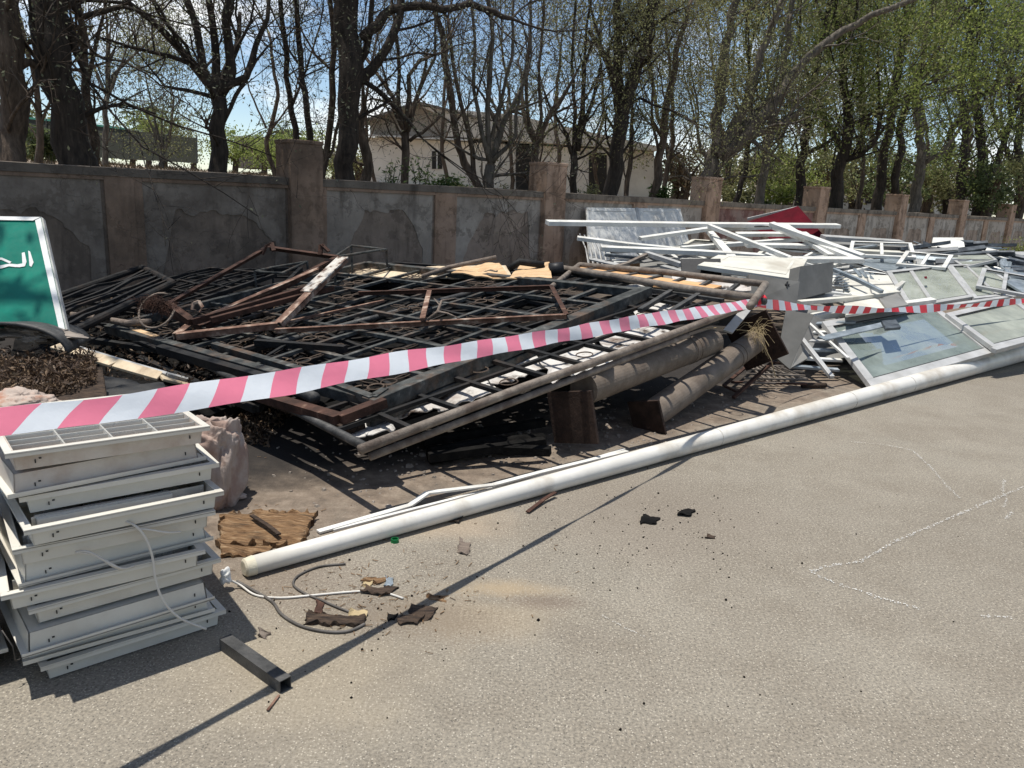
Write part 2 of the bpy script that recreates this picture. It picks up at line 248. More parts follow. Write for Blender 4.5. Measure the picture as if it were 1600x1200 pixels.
# ------------------------------------------------------------------ mesh helpers
CS = {n: [(math.cos(2*math.pi*k/n), math.sin(2*math.pi*k/n)) for k in range(n)] for n in range(3, 80)}
class M:
    def __init__(s): s.v = []; s.f = []; s.m = []
    def add(s, vs, fs, mi=0):
        o = len(s.v); s.v += [tuple(map(float, x)) for x in vs]; s.f += [tuple(i+o for i in f) for f in fs]; s.m += [mi]*len(fs); return s
    def hexa(s, bot, top, mi=0):
        n = len(bot); fs = [tuple(range(n))[::-1], tuple(range(n, 2*n))] + [(i, (i+1) % n, n+(i+1) % n, n+i) for i in range(n)]
        return s.add(list(bot)+list(top), fs, mi)
    def slab(s, c, t, mi=0, n=None):                    # flat polygon with thickness t (below)
        c = [np.array(x, float) for x in c]
        if n is None: n = nrm(np.cross(c[1]-c[0], c[2]-c[0])); n = n if n[2] >= 0 else -n
        return s.hexa([x-n*t for x in c], c, mi)
    def box(s, c, ax, ay, az, mi=0):                    # centre and three half axes
        c, ax, ay, az = [np.array(x, float) for x in (c, ax, ay, az)]
        b = [c-ax-ay-az, c+ax-ay-az, c+ax+ay-az, c-ax+ay-az]; return s.hexa(b, [x+2*az for x in b], mi)
    def bar(s, p, q, w, h, upv=(0,0,1), mi=0):
        p, q = np.array(p, float), np.array(q, float); d = nrm(q-p); u = np.array(upv, float); sd = nrm(np.cross(d, u)); u = np.cross(sd, d)
        return s.box((p+q)/2, (q-p)/2, sd*w/2, u*h/2, mi)
    def channel(s, p, q, w, h, t=.004, upv=(0,0,1), mi=0):
        p, q = np.array(p, float), np.array(q, float); d = nrm(q-p); u = np.array(upv, float); sd = nrm(np.cross(d, u)); u = np.cross(sd, d)
        s.bar(p, q, w, t, u, mi); s.bar(p+sd*(w/2-t/2)-u*h/2, q+sd*(w/2-t/2)-u*h/2, t, h, u, mi); s.bar(p-sd*(w/2-t/2)-u*h/2, q-sd*(w/2-t/2)-u*h/2, t, h, u, mi); return s
    def tube(s, pts, r, n=8, caps=True, mi=0):
        pts = [(float(p[0]), float(p[1]), float(p[2])) for p in pts]; N = len(pts); r = [r]*N if np.isscalar(r) else r
        o = len(s.v); ux, uy, uz = None, 0, 0; cs = CS[n]; v = s.v; sq = math.sqrt
        for i in range(N):
            p = pts[i]; a = pts[i+1] if i+1 < N else p; b = pts[i-1] if i else p
            dx, dy, dz = a[0]-b[0], a[1]-b[1], a[2]-b[2]; l = sq(dx*dx+dy*dy+dz*dz)+1e-12; dx /= l; dy /= l; dz /= l
            if ux is None: ux, uy, uz = (0.,0.,1.) if abs(dz) < .9 else (1.,0.,0.)
            k = ux*dx+uy*dy+uz*dz; ux -= dx*k; uy -= dy*k; uz -= dz*k; l = sq(ux*ux+uy*uy+uz*uz)+1e-12; ux /= l; uy /= l; uz /= l
            sx, sy, sz = dy*uz-dz*uy, dz*ux-dx*uz, dx*uy-dy*ux; R = r[i]
            for c, q in cs: v.append((p[0]+(ux*c+sx*q)*R, p[1]+(uy*c+sy*q)*R, p[2]+(uz*c+sz*q)*R))
        f = s.f
        for i in range(N-1):
            b0 = o+i*n
            for k in range(n): k2 = (k+1) % n; f.append((b0+k, b0+k2, b0+n+k2, b0+n+k))
        c = (N-1)*n
        if caps: f.append(tuple(range(o+n-1, o-1, -1))); f.append(tuple(range(o+(N-1)*n, o+N*n))); c += 2
        s.m += [mi]*c; return s
    def quads(s, P, z, long, g):
        N = len(P); a = g.normal(0,1,(N,3)); a /= np.linalg.norm(a, axis=1)[:,None]; b = np.cross(a, g.normal(0,1,(N,3))); b /= np.linalg.norm(b, axis=1)[:,None]+1e-9
        a = a*(z*long/2)[:,None]; b = b*(z/2)[:,None]; vs = np.stack([P-a, P+b, P+a, P-b], 1).reshape(-1,3); o = len(s.v)
        s.v += vs.tolist(); s.f += (np.arange(4*N).reshape(-1,4)+o).tolist(); s.m += [0]*N
    def ring(s, c, ax, ay, r, rt_=.006, n=14, m_=4, ex=1., mi=0):   # ring in plane ax, ay
        pts = [c+(ax*math.cos(2*math.pi*k/n)*ex+ay*math.sin(2*math.pi*k/n))*r for k in range(n+1)]
        return s.tube(pts, rt_, m_, False, mi)
    def patch(s, c, nu, nv, amp, sc_=3., thick=.01, mi=0, seed=0, ragged=0.):
        c = [np.array(x, float) for x in c]; n = nrm(np.cross(c[1]-c[0], c[3]-c[0])); n = n if n[2] >= 0 else -n
        top = []
        for j in range(nv+1):
            for i in range(nu+1):
                a, b = i/nu, j/nv; p = (c[0]*(1-a)+c[1]*a)*(1-b)+(c[3]*(1-a)+c[2]*a)*b
                q = Vector(p*sc_)+Vector((seed*7.3, seed*3.1, 0)); p = p+n*amp*mnoise.fractal(q, 1., 2., 4)
                if ragged:
                    e = V(*mnoise.noise_vector(Vector(p*sc_*5)+Vector((seed, 0, 0))))*ragged; p = p+e*(1 if (i in (0,nu) or j in (0,nv)) else .1)
                top.append(p)
        N = len(top); vs = top+[p-n*thick for p in top]; fs = []; id_ = lambda i, j: j*(nu+1)+i
        for j in range(nv):
            for i in range(nu):
                q = (id_(i,j), id_(i+1,j), id_(i+1,j+1), id_(i,j+1)); fs += [q, tuple(x+N for x in q[::-1])]
        for i in range(nu):
            for j in (0, nv): fs.append((id_(i,j), id_(i+1,j), id_(i+1,j)+N, id_(i,j)+N))
        for j in range(nv):
            for i in (0, nu): fs.append((id_(i,j), id_(i,j+1), id_(i,j+1)+N, id_(i,j)+N))
        return s.add(vs, fs, mi)
    def blob(s, c, rx, ry, rz, amp=.25, sc_=6., mi=0, seed=0, nu=28, nv=18, fold=0., boxy=1.):
        vs = []; fs = []
        for j in range(nv+1):
            for i in range(nu):
                th = math.pi*j/nv; ph = 2*math.pi*i/nu; d = V(math.sin(th)*math.cos(ph), math.sin(th)*math.sin(ph), math.cos(th))
                k = 1+amp*(mnoise.noise(Vector(d*sc_*.16)+Vector((seed,0,0)))+.35*abs(mnoise.noise(Vector(d*sc_*.45)+Vector((seed,5,0))))+.15*mnoise.noise(Vector(d*sc_*1.3))) + fold*math.sin(ph*5+3*math.cos(th*3)+seed)
                e_ = np.sign(d)*np.abs(d)**boxy; k += fold*abs(mnoise.noise(Vector((d[0]*7+seed, d[1]*7, d[2]*2.2)))); vs.append(V(c[0]+e_[0]*rx*k, c[1]+e_[1]*ry*k, c[2]+e_[2]*rz*k))
        for j in range(nv):
            for i in range(nu): i2 = (i+1) % nu; fs.append((j*nu+i, (j+1)*nu+i, (j+1)*nu+i2, j*nu+i2))
        return s.add(vs, fs, mi)
    def build(s, name, mat, parent=None, smooth=False, label=None, cat=None, group=None, kind=None, bevel=0.):
        vs = np.array(s.v)
        base = V((vs[:,0].min()+vs[:,0].max())/2, (vs[:,1].min()+vs[:,1].max())/2, vs[:,2].min())
        me = bpy.data.meshes.new(name); me.from_pydata((vs-base).tolist(), [], s.f)
        mats = mat if isinstance(mat, (list, tuple)) else [mat]
        for k in mats: me.materials.append(MATS[k])
        if len(mats) > 1: me.polygons.foreach_set('material_index', s.m)
        if smooth: me.polygons.foreach_set('use_smooth', [True]*len(me.polygons)); 
        me.update()
        o = bpy.data.objects.new(name, me); sc.collection.objects.link(o)
        if parent is not None:
            o.parent = parent; b2 = base.copy(); pp = parent
            while pp is not None: b2 = b2-np.array(pp.location); pp = pp.parent
            o.location = b2
        else: o.location = base
        if bevel:
            mod = o.modifiers.new('edge', 'BEVEL'); mod.width = bevel; mod.segments = 2; mod.limit_method = 'ANGLE'
        tag(o, label, cat, group, kind); return o
def tag(o, label=None, cat=None, group=None, kind=None):
    for k, v in (('label',label),('category',cat),('group',group),('kind',kind)):
        if v: o[k] = v
def thing(name, loc, label, cat, group=None):
    o = bpy.data.objects.new(name, None); o.empty_display_size = .1; sc.collection.objects.link(o); o.location = tuple(map(float, loc)); tag(o, label, cat, group); return o
def children(o): return [c for c in list(bpy.data.objects) if c.parent == o]
def copy_tree(o, parent=None):
    c = o.copy(); sc.collection.objects.link(c); c.parent = parent
    for ch in children(o): copy_tree(ch, c)
    return c
lerp = lambda a, b, t: np.array(a)*(1-t)+np.array(b)*t
#@@SETTING
# ------------------------------------------------------------------ ground and land
m = M(); N_ = 60
m.add([(-400,-200,0),(500,-200,0),(500,400,-.0),(-400,400,0)], [(0,1,2,3)]); m.build('ground', 'asphalt', kind='structure')
def land_z(s, off):                      # raised land behind the wall
    k = min(max((-off-.4)/22, 0), 1); k2 = min(max((-off-22)/60, 0), 1)
    return 1.35+k*(.72 - .25*min(max((s-5)/20,0),1)) + k2*.5 + .05*mnoise.noise(Vector((s*.3, off*.3, 0)))
m = M(); ss = np.concatenate([np.linspace(-60,60,90), np.linspace(65,400,30)]); oo = -np.concatenate([np.linspace(.21,30,45), np.linspace(35,300,25)])
vs = [W(s_, o_, land_z(s_, o_)) for o_ in oo for s_ in ss]; fs = [(j*len(ss)+i, j*len(ss)+i+1, (j+1)*len(ss)+i+1, (j+1)*len(ss)+i) for j in range(len(oo)-1) for i in range(len(ss)-1)]
m.add(vs, fs); m.build('terrain', 'dry_soil', kind='structure', smooth=True)
# dry grass tufts on the land
m = M()
gv = []; NG = 5200
for i in range(NG):
    o_ = -rng.uniform(.5,1)**2*34; s_ = rng.uniform(-25,45)*(.4+.6*abs(o_)/30); z_ = land_z(s_, o_)-.02; px_, py_ = WO[0]+WD[0]*s_+WN[0]*o_, WO[1]+WD[1]*s_+WN[1]*o_
    for k in range(3):
        a = rng.uniform(0, 6.28); h = rng.uniform(.05,.22); c_, q_ = math.cos(a), math.sin(a); gv += [(px_,py_,z_),(px_+c_*.07,py_+q_*.07,z_),(px_+c_*.12,py_+q_*.12,z_+h)]
m.add(gv, [(i,i+1,i+2) for i in range(0, len(gv), 3)])
m.build('dry_grass', 'leaf_brown', kind='stuff', label='dry straw grass over the sandy land behind the wall', cat='grass')
# ------------------------------------------------------------------ perimeter wall
wall = thing('perimeter_wall', W(10,0,0), 'long sooty plastered boundary wall with tall square piers behind the scrap', 'wall')
HT = 1.60; SP = 4.955; S0 = 5.44-2*SP
body = M(); body.hexa([W(-18,0,-.1),W(120,0,-.1),W(120,-.16,-.1),W(-18,-.16,-.1)], [W(-18,0,HT),W(120,0,HT),W(120,-.16,HT),W(-18,-.16,HT)]); body.build('wall_core', 'plaster_patch', wall)
cop = M(); 
ncs = 140
for i in range(ncs):
    s0 = -18+i*1.0; s1 = s0+1.0; j0 = .02*mnoise.noise(Vector((s0*.9,0,0))); j1 = .02*mnoise.noise(Vector((s1*.9,0,0)))
    cop.hexa([W(s0,.05,HT-.003),W(s1,.05,HT-.003),W(s1,-.2,HT-.003),W(s0,-.2,HT-.003)], [W(s0,.05,HT+.10+j0),W(s1,.05,HT+.10+j1),W(s1,-.2,HT+.11+j1),W(s0,-.2,HT+.11+j0)])
cop.build('coping', 'plaster_coping', wall)
def stripe(mm, s0, s1, z0, z1, t, off=0.):
    mm.hexa([W(s0,off,z0),W(s1,off,z0),W(s1,off+t,z0),W(s0,off+t,z0)], [W(s0,off,z1),W(s1,off,z1),W(s1,off+t,z1),W(s0,off+t,z1)])
for i in range(26):
    sr = S0+i*SP
    if i > 0:
        pm = M(); jz = .02*mnoise.noise(Vector((i*3.3,0,0)))
        pm.hexa([W(sr-.5,.12,-.1),W(sr,.12,-.1),W(sr,-.38,-.1),W(sr-.5,-.38,-.1)], [W(sr-.5,.12,2.18+jz),W(sr,.12,2.18+jz),W(sr,-.38,2.18+jz),W(sr-.5,-.38,2.18+jz)])
        pm.box(W(sr-.25,-.13,2.2+jz), WD*.262, WN*.262, V(0,0,.028)); pm.build('pillar', 'plaster_brown', wall, bevel=.012)
    ps = M(); c = sr-.25+SP/2; stripe(ps, c-.17, c+.17, -.05, HT-.004, .035, .002); ps.build('pilaster', 'plaster_brown', wall)
    for a, b in ((sr+.002, c-.172), (c+.172, sr+SP-.502)):
        pn = M(); red = i == 4
        # plaster field left around a lower arched patch where it has fallen away
        z1 = HT-.006; zt = 1.19+(.05 if i > 3 else .28)*mnoise.noise(Vector((a*2.1,0,0))); z0 = .22; e = .10
        prof = [(a+e,z0),(a+e,z1-.04),(b-e*.4,z1-.04),(b-e*.4,z0+.1),(b-.22,z0+.1)]
        k = 34; g5 = random.Random(i*31+int(a*10)); wl, wr = (.22, .18) if i > 3 else (g5.uniform(.05,.35), g5.uniform(.05,.35)); zr_, zl_ = (z0+.1, z0+.1) if i > 3 else (g5.uniform(.3,.8), g5.uniform(.3,.8)); am = .04 if i > 3 else .12
        for j in range(k+1):
            t = j/k; ss_ = (b-.2)+(a+.3-(b-.2))*t; hh = zt
            if t < wr: hh = zr_+(zt-zr_)*(t/wr)
            if t > 1-wl: hh = zl_+(zt-zl_)*((1-t)/wl)
            prof.append((ss_+.03*mnoise.noise(Vector((ss_*6,hh*5,1)))+.012*g5.gauss(0,1)*(i<4), min(hh+am*mnoise.fractal(Vector((ss_*3.5,hh*2,i)),1.,2.,4), HT-.1)))
        prof.append((a+.3, z0))
        bot = [W(s_, .002, z_) for s_, z_ in prof]; top = [W(s_, .011, z_) for s_, z_ in prof]
        pn.hexa(bot, top); pn.build('plaster_field', 'plaster_red' if red else 'plaster_white', wall)
        fr = M(); stripe(fr, a, a+e-.004, .1, HT-.006, .03, .003); stripe(fr, a+e, b, HT-.05, HT-.006, .032, .003); fr.build('panel_border', 'plaster_brown', wall)
# ------------------------------------------------------------------ building behind
def fp(x, y, dep=30.): return D(x, y, dep)
bl = thing('building', fp(780,310), 'cream rendered building with shallow gable and dark doors behind the bare trees', 'building')
_bn = nrm(V(0,1,0)); B0 = D(600,300,30)
def BX(x, y, k=0.): return onplane(x, y, B0+V(0,1,0)*k, V(0,1,0))
gz = 1.2
def ext(poly, k0, k1, mi=0, mm=None):
    mm = mm or M(); mm.hexa([BX(x,y)+V(0,k0,0) for x,y in poly], [BX(x,y)+V(0,k1,0) for x,y in poly]); return mm
ext([(574,214),(1022,237),(1022,345),(574,330)], 0, 9).build('wall', 'building_wall', bl)
ext([(578,210),(578,190),(655,163),(745,186),(745,216)], .02, 9.1).build('gable', 'building_taupe', bl)
ext([(700,214),(700,186),(660,168),(700,172),(800,180),(900,203),(1024,229),(1024,236.5)], -.35, 8.8).build('parapet', 'building_wall', bl)
ext([(570,189),(655,160),(748,184),(748,187.5),(655,164),(570,193)], -.5, 9.3).build('roof', 'concrete_old', bl)
ext([(570,210.5),(732,218.5),(732,221),(570,213)], -.4, -.02).build('eave_trim', 'building_trim', bl)
for x0, y0, x1, y1 in ((806,226,836,330),(920,240,948,330)):
    d = ext([(x0,y0),(x1,y0+2),(x1,y1),(x0,y1)], -.05, .05).build('door', 'door_dark', bl)
    ext([(x0-2,y0-7),(x1+2,y0-5),(x1+2,y0-1),(x0-2,y0-2)], -.12, -.051).build('lintel', 'building_trim', d)
for x0, y0, x1, y1 in ((675,236,691,264),(931,231,935,241),(938,231,946,241),(810,215,832,224)):
    d = ext([(x0,y0),(x1,y0+1),(x1,y1),(x0,y1)], -.04, .05).build('window', 'door_dark', bl)
    if x1-x0 > 14: ext([((x0+x1)/2-1,y0),((x0+x1)/2+1,y0),((x0+x1)/2+1,y1),((x0+x1)/2-1,y1)], -.07, -.041).build('sash', 'building_trim', d)
b2 = thing('building', D(1350,310,44), 'long low beige building glimpsed between trunks at the far right', 'building')
B1 = D(1350,300,44)
def ext2(poly, k0, k1):
    mm = M(); f_ = lambda x, y: onplane(x, y, B1, V(0,1,0)); mm.hexa([f_(x,y)+V(0,k0,0) for x,y in poly], [f_(x,y)+V(0,k1,0) for x,y in poly]); return mm
ext2([(1236,283),(1520,290),(1520,345),(1236,335)], 0, 8).build('wall', 'building_wall', b2)
ext2([(1230,279),(1526,286),(1526,289.6),(1230,282.6)], -.5, 8.4).build('roof', 'building_trim', b2)
for x0 in (1352, 1420, 1470): ext2([(x0,293),(x0+16,294),(x0+16,318),(x0,318)], -.05, .05).build('window', 'door_dark', b2)
b3 = thing('hut', D(388,240,60), 'tiny pale grey hut far off behind the forked tree', 'hut')
B3_ = D(388,235,60)
mm = M(); f3 = lambda x, y: onplane(x, y, B3_, V(0,1,0)); mm.hexa([f3(x,y) for x,y in ((366,216),(410,218),(410,262),(366,262))], [f3(x,y)+V(0,4,0) for x,y in ((366,216),(410,218),(410,262),(366,262))]); mm.build('wall', 'concrete_old', b3)
mm = M(); mm.hexa([f3(x,y)+V(0,-.3,0) for x,y in ((362,212),(414,214),(414,216.5),(362,214.5))], [f3(x,y)+V(0,4.4,0) for x,y in ((362,212),(414,214),(414,216.5),(362,214.5))]); mm.build('roof', 'building_trim', b3)
mm = M(); mm.hexa([f3(x,y)+V(0,-.06,0) for x,y in ((381,226),(390,226),(390,238),(381,238))], [f3(x,y)+V(0,.05,0) for x,y in ((381,226),(390,226),(390,238),(381,238))]); mm.build('window', 'door_dark', b3)
# screen fence on the left
fe = thing('screen_fence', D(200,240,34), 'tall brown mesh screen fence with teal top strip across the sandy plot', 'fence')
fpts = [(-60,172,228,36),(35,185,236,35),(150,197,240,33.5),(308,216,249,31)]
for i in range(3):
    a, b = fpts[i], fpts[i+1]
    for k in range(3):
        t0, t1 = k/3, (k+1)/3; A0 = lerp(a,b,t0); A1 = lerp(a,b,t1)
        tl, tr_ = D(A0[0],A0[1],A0[3]), D(A1[0],A1[1],A1[3]); blp, brp = D(A0[0],A0[2]+6,A0[3]), D(A1[0],A1[2]+6,A1[3])
        mm = M(); mm.hexa([blp,brp,brp+V(0,.03,0),blp+V(0,.03,0)], [tl,tr_,tr_+V(0,.03,0),tl+V(0,.03,0)]); mm.build('screen_panel', 'fence_screen', fe)
        mm = M(); mm.tube([brp, tr_+V(0,-.03,.1)], .03, 6); mm.build('fence_post', 'dark_pipe', fe)
        if i < 2 or k == 0:
            mm = M(); mm.hexa([lerp(tl,blp,.0)+V(0,-.05,0),tr_+V(0,-.05,0),tr_+V(0,-.02,0),tl+V(0,-.02,0)], [lerp(tl,blp,-.06)+V(0,-.05,0),lerp(tr_,brp,-.05)+V(0,-.05,0),lerp(tr_,brp,-.05)+V(0,-.02,0),lerp(tl,blp,-.06)+V(0,-.02,0)]); mm.build('top_strip', 'fence_teal', fe)
#@@TREES
# ------------------------------------------------------------------ trees
class Tree:
    def __init__(s, seed, quality=1.): s.r = random.Random(seed); s.t = M(); s.tw = M(); s.tips = []; s.nc = [4,4,3]
    def curve(s, p, d, ln, rad, wig, lift, n, tip=.35):
        x, y, z = float(p[0]), float(p[1]), float(p[2]); dx, dy, dz = float(d[0]), float(d[1]), float(d[2]); g = s.r.gauss; st = ln/n
        pts = [(x,y,z)]; ds = []
        for i in range(n):
            l = math.sqrt(dx*dx+dy*dy+dz*dz)+1e-9; dx = dx/l+g(0,wig); dy = dy/l+g(0,wig); dz = dz/l+g(0,wig)+lift
            l = math.sqrt(dx*dx+dy*dy+dz*dz)+1e-9; dx /= l; dy /= l; dz /= l; x += dx*st; y += dy*st; z += dz*st; pts.append((x,y,z)); ds.append((dx,dy,dz))
        return pts, [rad*(1-(1-tip)*i/n) for i in range(n+1)], ds
    def grow(s, p, d, ln, rad, lev):
        n = 5 if lev < 2 else 3
        pts, rr, ds = s.curve(p, d, ln, rad, .16+.05*lev, .05, n)
        s.t.tube(pts, rr, 6 if lev == 0 else (4 if lev == 1 else 3), False)
        if lev >= 3 or ln < .22: s.tips += [(q, ln) for q in (pts[-1], pts[len(pts)//2]) if q[2] > 2.5]; return
        u = s.r.uniform
        for k in range(s.nc[lev]):
            i = u(.25, 1)*(n-.01); j = int(i); t = i-j; a_, b_ = pts[j], pts[j+1]; q = tuple(a_[m_]*(1-t)+b_[m_]*t for m_ in range(3)); a = u(0, 2*math.pi); dd = ds[j]
            ox, oy, oz = math.cos(a), math.sin(a), .3; cx, cy, cz = dd[1]*oz-dd[2]*oy, dd[2]*ox-dd[0]*oz, dd[0]*oy-dd[1]*ox; l = math.sqrt(cx*cx+cy*cy+cz*cz)+1e-9; w_ = u(.5,.95)/l
            s.grow(q, (dd[0]*.75+cx*w_, dd[1]*.75+cy*w_, dd[2]*.75+cz*w_+.12), ln*u(.5,.72), max(rr[j]*.55, .004), lev+1)
        s.tips.append((pts[-1], ln*.6))
    def leaves(s, per, size, spread, long=2.2, keep=1.):
        g = np.random.RandomState(s.r.randrange(1<<30)); P = np.array([t[0] for t in s.tips if s.r.random() <= keep]).reshape(-1,3); P = np.repeat(P, per, 0); N = len(P); m = M()
        if not N: return m
        P = P+g.normal(0, 1, (N,3))*V(spread, spread, spread*.8)-V(0,0,spread*.2); m.quads(P, size*g.uniform(.6,1.3,N), long, g); return m
def tree(label, off, limbs, rad, bark='bark_dark', leaf='leaf_grey', per=5, size=.022, spread=.15, seed=1, spawn=6, ln=1.6, top=2, keep=1., from_=.35, group='trees along the back of the wall', name='tree', base_y=None):
    """limbs: picture polylines (x, y, relative radius) traced on a standing plane behind the wall; the first is the trunk."""
    T = Tree(seed); x0, y0 = limbs[0][0][:2]; bp = WP(x0, y0, -off); n = nrm(V(bp[0], bp[1], 0)); rads = []
    zb = land_z(bp@WD, -off)
    first = True
    for L_ in limbs:
        pts = []; rr = []
        for j, (x, y, k) in enumerate(L_):
            q = onplane(x, y, bp, n); q = q + n*T.r.uniform(-.12,.12)*(j > 0); pts.append(q); rr.append(rad*k*(1 if first or rad > .16 else .8))
        if first: pts = [V(pts[0][0], pts[0][1], zb-.15)]+pts; rr = [rr[0]*1.25]+rr
        # densify with wobble
        P2 = [pts[0]]; R2 = [rr[0]]
        for a, b, ra, rb in zip(pts, pts[1:], rr, rr[1:]):
            L0 = np.linalg.norm(b-a); kk = max(2, int(L0/.28))
            for i in range(1, kk+1):
                t = i/kk; w_ = .35*min(ra, .12)*(i < kk); P2.append(lerp(a,b,t)+V(T.r.gauss(0,w_), T.r.gauss(0,w_), T.r.gauss(0,w_*.5))); R2.append((ra*(1-t)+rb*t)*T.r.uniform(.95,1.05))
        T.t.tube(P2, R2, 10 if rad > .1 else 7, True)
        lo = int(len(P2)*(from_ if first else .25))
        for k in range(spawn if first else max(2, spawn//2)):
            if lo >= len(P2)-1: break
            i = T.r.randrange(lo, len(P2)-1); dd = nrm(P2[i+1]-P2[i]); a = T.r.uniform(0, 2*math.pi); pr = nrm(np.cross(dd, V(math.cos(a), math.sin(a), .2)))
            T.grow(P2[i], nrm(dd*.5+pr*.8+V(0,0,.25)), ln*T.r.uniform(.6,1.1), max(.010, min(R2[i]*.32, .035)), 1)
        dd = nrm(P2[-1]-P2[-2])
        for k in range(top):
            T.grow(P2[-1], nrm(dd+V(T.r.gauss(0,.35), T.r.gauss(0,.35), .15)), ln*T.r.uniform(1.1,1.6), R2[-1]*.75, 0)
        first = False
    root = thing(name, V(bp[0], bp[1], zb), label, 'tree', group)
    T.t.build('trunk', bark, root, smooth=True)
    if T.tw.v: T.tw.build('twigs', bark, root)
    if PROF: print(name, label[:30], len(T.t.f), len(T.tw.f), len(T.tips))
    lm = T.leaves(per, size, spread, keep=keep)
    if lm.v: lm.build('crown', leaf, root)
    return root
tree('brown barked trunk at the far left edge of the wall with peeling bark', 1.0, [[(18,250,1.1),(22,200,1.05),(14,110,1),(8,40,1),(2,-60,.9)],[(22,108,.5),(45,98,.45),(62,104,.3)],[(26,140,.2),(45,142,.17),(60,128,.1)]], .15, 'bark_brown', per=2, seed=2, spawn=5, ln=1.5)
tree('thick black leaning trunk, the widest tree near the left edge', .9, [[(122,252,1.15),(108,195,1.05),(84,120,1.05),(75,40,1.05),(72,-80,1)],[(100,30,.5),(112,60,.3),(125,95,.2),(140,130,.12)],[(95,-10,.35),(130,25,.22),(190,10,.15),(230,25,.08)]], .195, 'bark_dark', per=2, seed=3, spawn=7, ln=1.8)
tree('slim dark tree close beside the thick black leaning trunk', 1.5, [[(147,255,1),(142,190,.95),(134,120,.8),(131,60,.7),(120,0,.6),(112,-70,.5)],[(138,125,.6),(150,70,.5),(160,30,.4),(175,-40,.3)],[(131,75,.5),(118,60,.4),(104,45,.3)]], .068, 'bark_brown', per=5, seed=4, spawn=8, ln=1.3)
tree('dark tree with forked crown of upright stems left of the tallest left pier', 1.1, [[(340,268,1.05),(338,200,.95),(342,150,.85)],[(338,150,.7),(318,110,.6),(308,50,.5),(292,0,.45),(280,-60,.4)],[(342,150,.7),(338,90,.6),(330,20,.5),(325,-60,.45)],[(346,145,.8),(362,110,.7),(352,30,.6),(362,-60,.5)],[(350,140,.55),(385,120,.5),(400,70,.4),(418,30,.3),(425,-30,.25)],[(335,152,.35),(290,140,.25),(258,136,.18),(230,102,.1)],[(350,190,.3),(368,150,.3),(400,95,.2),(430,60,.1)]], .125, 'bark_dark', per=2, seed=5, spawn=4, ln=1.3, from_=.5)
tree('thin dark stem rising behind the tallest left pier', 2.5, [[(470,265,1),(462,200,.9),(447,120,.8),(438,0,.7),(430,-60,.6)],[(455,170,.5),(478,110,.4),(500,40,.3)]], .06, per=2, seed=6, spawn=6, ln=1.2)
tree('second thin stem just right of the tallest left pier, forked high', 2.2, [[(486,265,1),(480,180,.9),(470,90,.8),(463,0,.7),(455,-60,.6)],[(475,110,.5),(452,80,.4),(435,40,.3)]], .062, per=2, seed=7, spawn=6, ln=1.2)
tree('slender pair of crossing brown stems left of the big black trunk', 1.4, [[(502,278,1),(512,225,.95),(520,150,.9),(522,80,.8),(515,0,.6),(512,-50,.5)],[(500,272,.7),(520,235,.6),(532,180,.5),(540,120,.4)],[(518,110,.4),(495,90,.35),(470,45,.3),(455,-10,.2)]], .06, 'bark_brown', per=2, seed=8, spawn=5, ln=1.2)
tree('large black trunk in the centre left with a long arched limb to the right', .9, [[(540,284,1),(545,200,1),(548,120,1.1),(540,50,1.15),(538,-90,1.1)],[(555,135,.55),(580,110,.5),(605,75,.42),(625,25,.38),(632,-60,.3)],[(566,60,.5),(590,40,.5),(612,14,.42),(650,10,.4),(690,16,.36),(735,4,.34),(770,20,.3),(800,28,.2)],[(558,110,.3),(572,80,.3),(580,20,.25),(590,-50,.2)],[(570,128,.25),(600,150,.25),(640,190,.18),(660,215,.1)]], .165, 'bark_dark', per=2, seed=9, spawn=5, ln=1.6)
tree('short dark stump like stem touching the right of the big black trunk', 1.3, [[(570,284,1),(571,235,.95),(562,195,.8),(567,140,.3),(566,90,.2)]], .09, 'bark_brown', per=2, seed=10, spawn=4, ln=1.0, top=1)
tree('mid sized tree with spreading bare forks in front of the building window', 1.2, [[(632,286,1),(634,240,.95),(634,200,1)],[(632,205,.8),(622,150,.6),(622,80,.5),(612,0,.4)],[(634,200,.7),(638,120,.6),(655,95,.5),(690,80,.35),(710,40,.2)],[(638,205,.6),(652,150,.5),(680,90,.4),(680,10,.3)],[(640,220,.55),(660,208,.5),(690,180,.4),(700,150,.3)],[(628,200,.5),(610,160,.4),(580,155,.25),(560,165,.15)]], .075, 'bark_brown', per=2, seed=11, spawn=3, ln=1.1)
tree('leaning twin stems curving left, rooted left of the centre pier', 1.1, [[(748,292,1.1),(725,255,1),(716,230,.9),(706,160,.9),(694,90,.8),(680,20,.7),(672,-50,.6)],[(742,288,.9),(738,235,.8),(722,170,.7),(708,100,.6),(700,30,.5)],[(712,190,.4),(745,150,.3),(760,90,.25)]], .075, 'bark_brown', per=2, seed=12, spawn=6, ln=1.2)
tree('many stemmed pale brown tree with a lopped side arm left of the centre pier', 1.0, [[(764,296,1.1),(766,258,1.1)],[(766,256,.8),(762,200,.7),(765,130,.65),(770,60,.55),(760,-30,.5)],[(766,256,.7),(752,205,.6),(740,140,.5),(742,60,.4),(735,-20,.35)],[(770,252,.7),(790,232,.6),(806,214,.5),(812,150,.4),(830,90,.3)],[(762,250,.4),(748,248,.5),(737,243,.4)],[(768,215,.5),(785,150,.45),(800,90,.4),(802,0,.35)]], .09, 'bark_grey', per=5, seed=13, spawn=3, ln=1.3)
